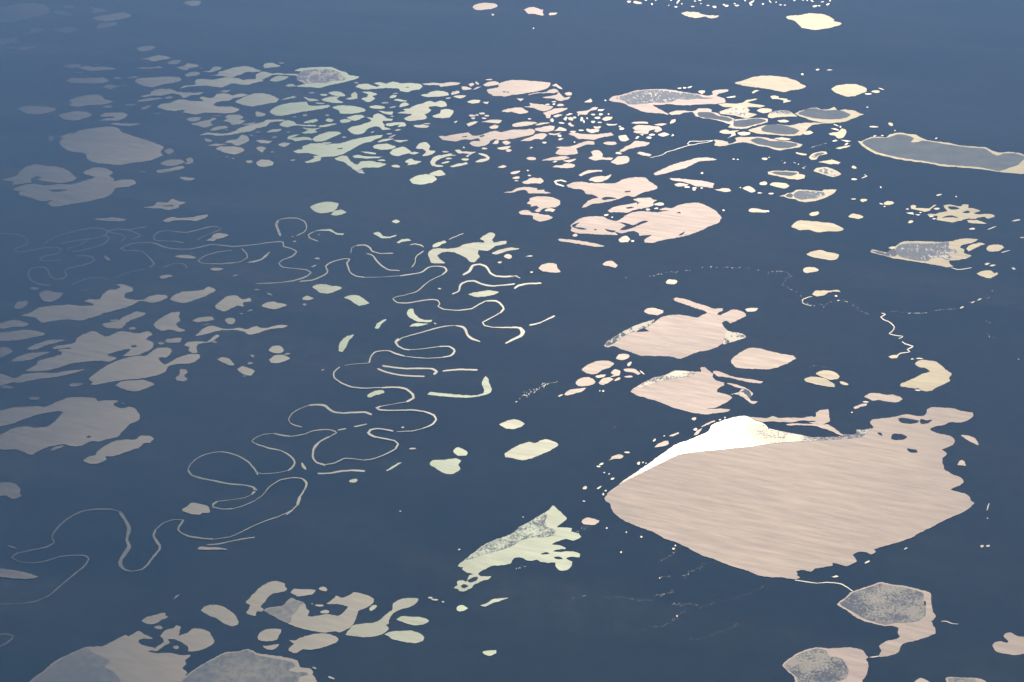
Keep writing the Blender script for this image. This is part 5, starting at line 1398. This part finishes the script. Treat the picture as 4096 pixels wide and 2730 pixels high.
def area(t):
    p = t['pts']
    return abs(sum(p[i - 1][0] * p[i][1] - p[i][0] * p[i - 1][1] for i in range(len(p)))) / 2

# the 300 ponds that show largest stand alone; the rest join the uncounted pools
n_named = sum(1 for t in marks if is_pond(t))
anon = sorted((t for t in things if t['label'] is None), key=area, reverse=True)
drop = anon[298 - n_named:]
dropped = {id(t) for t in drop}
specks += [t['pts'] for t in drop]
things = [t for t in things if id(t) not in dropped]
CUT = (' above ', ' below ', ' beneath ', ' under ', ' at the ', ' at ', ' in the ', ' near ', ' right of ', ' left of ',
       ' beside ', ' right beside ', ' among ', ' between ', ' of the ', ' off ', ' on the ', ' on its ', ' down ', ' alone ',
       ' cut by ', ' across ', ' inside ', ' nearly ', ' tucked ', ' attached ', ' touching ', ' by the ', ' beyond ',
       ' just ', ' to the ', ' standing ', ' slanting ', ' coming ', ' spreading ', ' reaching ', ' fading ', ' wedged ',
       ' leaning ', ' leading ', ' joined by ', ' lying ', ' on top ', ' hugging ', ' wearing ', ' peeking ')
for m in marks:
    s = m['label']
    k = min([s.find(c) for c in CUT if s.find(c) > 0] + [len(s)])
    m['short'] = s[:k]
shorts = {}
for m in marks:
    shorts.setdefault(m['short'], []).append(m)
good = [m for m in marks if len(shorts[m['short']]) == 1 and 3 <= len(m['short'].split()) <= 6]

ORD = ['', 'second ', 'third ', 'fourth ', 'fifth ', 'sixth ', 'seventh ', 'eighth ', 'ninth ', 'tenth ']
buckets = {}
for t in things:
    if t['label']:
        continue
    b = t['box']
    w, h = b[2] - b[0], b[3] - b[1]
    cx, cy = ctr(t)
    best, bd = None, 1e9
    for m in good:
        mb = m['box']
        dx = max(mb[0] - cx, 0, cx - mb[2]); dy = max(mb[1] - cy, 0, cy - mb[3])
        d = math.hypot(dx, dy * 1.6)
        if d < bd:
            best, bd = m, d
    mb = best['box']
    mcx, mcy = ctr(best)
    if cy < mb[1] and cx < mb[0]: dr = 'above and left of'
    elif cy < mb[1] and cx > mb[2]: dr = 'above and right of'
    elif cy > mb[3] and cx < mb[0]: dr = 'below and left of'
    elif cy > mb[3] and cx > mb[2]: dr = 'below and right of'
    elif cy < mb[1]: dr = 'above'
    elif cy > mb[3]: dr = 'below'
    elif cx < mb[0]: dr = 'left of'
    elif cx > mb[2]: dr = 'right of'
    else: dr = 'within the hollow of'
    size = 'tiny' if w < 26 else 'small' if w < 55 else 'mid sized'
    t['toks'] = (size, dr, best['short'])
    buckets.setdefault(t['toks'], []).append((math.hypot(cx - mcx, cy - mcy), t))
for (size, dr, sh), lst in buckets.items():
    lst.sort(key=lambda a: a[0])
    for i, (d, t) in enumerate(lst):
        o = ('nearest ' if len(lst) > 1 and i == 0 else ORD[min(i, 9)] + ('nearest ' if i else ''))
        t['label'] = f"{o}{size} pond {dr} the {sh}"
        t['small'] = True

# ---------------------------------------------------------------- lakes and ponds
for i, t in enumerate(things):
    z = 0.02 + 0.0016 * (i % 37)
    cx, cy = ctr(t)
    kind = 'pond' if t.get('small') or is_pond(t) else 'lake'
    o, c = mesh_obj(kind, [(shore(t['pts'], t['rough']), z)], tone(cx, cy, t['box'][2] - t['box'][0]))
    big = (t['box'][2] - t['box'][0]) > 90
    grp = ('small ponds scattered over the tundra' if kind == 'pond' else 'lakes spread over the tundra')
    tag(o, t['label'], kind, grp, 'thing')
    for k, (pk, pts) in enumerate(t['parts']):
        nm, m = PART[pk]
        mesh_obj(nm, [(shore(pts, 0.8), z + 0.012 + 0.006 * k)], m, o, c)

# ---------------------------------------------------------------- rivers and old channels
for lab, segs in rivers.items():
    kind = ('oxbow' if 'oxbow' in lab else 'creek' if 'creek' in lab else 'stream' if 'stream' in lab or 'thread' in lab
            else 'river' if lab.startswith(('pale river', 'grey green river', 'hazy meandering', 'faint winding old river', 'faint bend of river'))
            else 'channel')
    o = ribbon_mesh(kind, segs, W_RIVER)
    tag(o, lab, kind, 'rivers and channels winding over the tundra', 'thing')

# ---------------------------------------------------------------- specks of water nobody could count
o, c = mesh_obj('pools', [([ground(*q) for q in pts], 0.085) for pts in specks], W_POOL)
tag(o, 'tiny pools glinting in strings and swarms over the tundra', 'pools', None, 'stuff')

# ---------------------------------------------------------------- the air
hz = bpy.data.materials.new('haze')
hz.use_nodes = True
nt = hz.node_tree
nt.nodes.clear()
out = nt.nodes.new('ShaderNodeOutputMaterial')
pv = nt.nodes.new('ShaderNodeVolumePrincipled')
pv.inputs['Color'].default_value = (0.205, 0.48, 1.0, 1)
pv.inputs['Density'].default_value = HAZE
pv.inputs['Anisotropy'].default_value = 0.0
nt.links.new(pv.outputs[0], out.inputs['Volume'])
x0, x1, y0, y1, z0, z1 = -S - 20, S + 20, -320, 2 * S + 20, -1, H + 3
vs = [(x, y, z) for x in (x0, x1) for y in (y0, y1) for z in (z0, z1)]
me = bpy.data.meshes.new('haze')
me.from_pydata(vs, [], [(0, 1, 3, 2), (4, 6, 7, 5), (0, 4, 5, 1), (2, 3, 7, 6), (0, 2, 6, 4), (1, 5, 7, 3)])
me.materials.append(hz)
o = bpy.data.objects.new('haze', me)
col.objects.link(o)
tag(o, 'thin blue air between the aircraft and the plain', None, None, 'stuff')
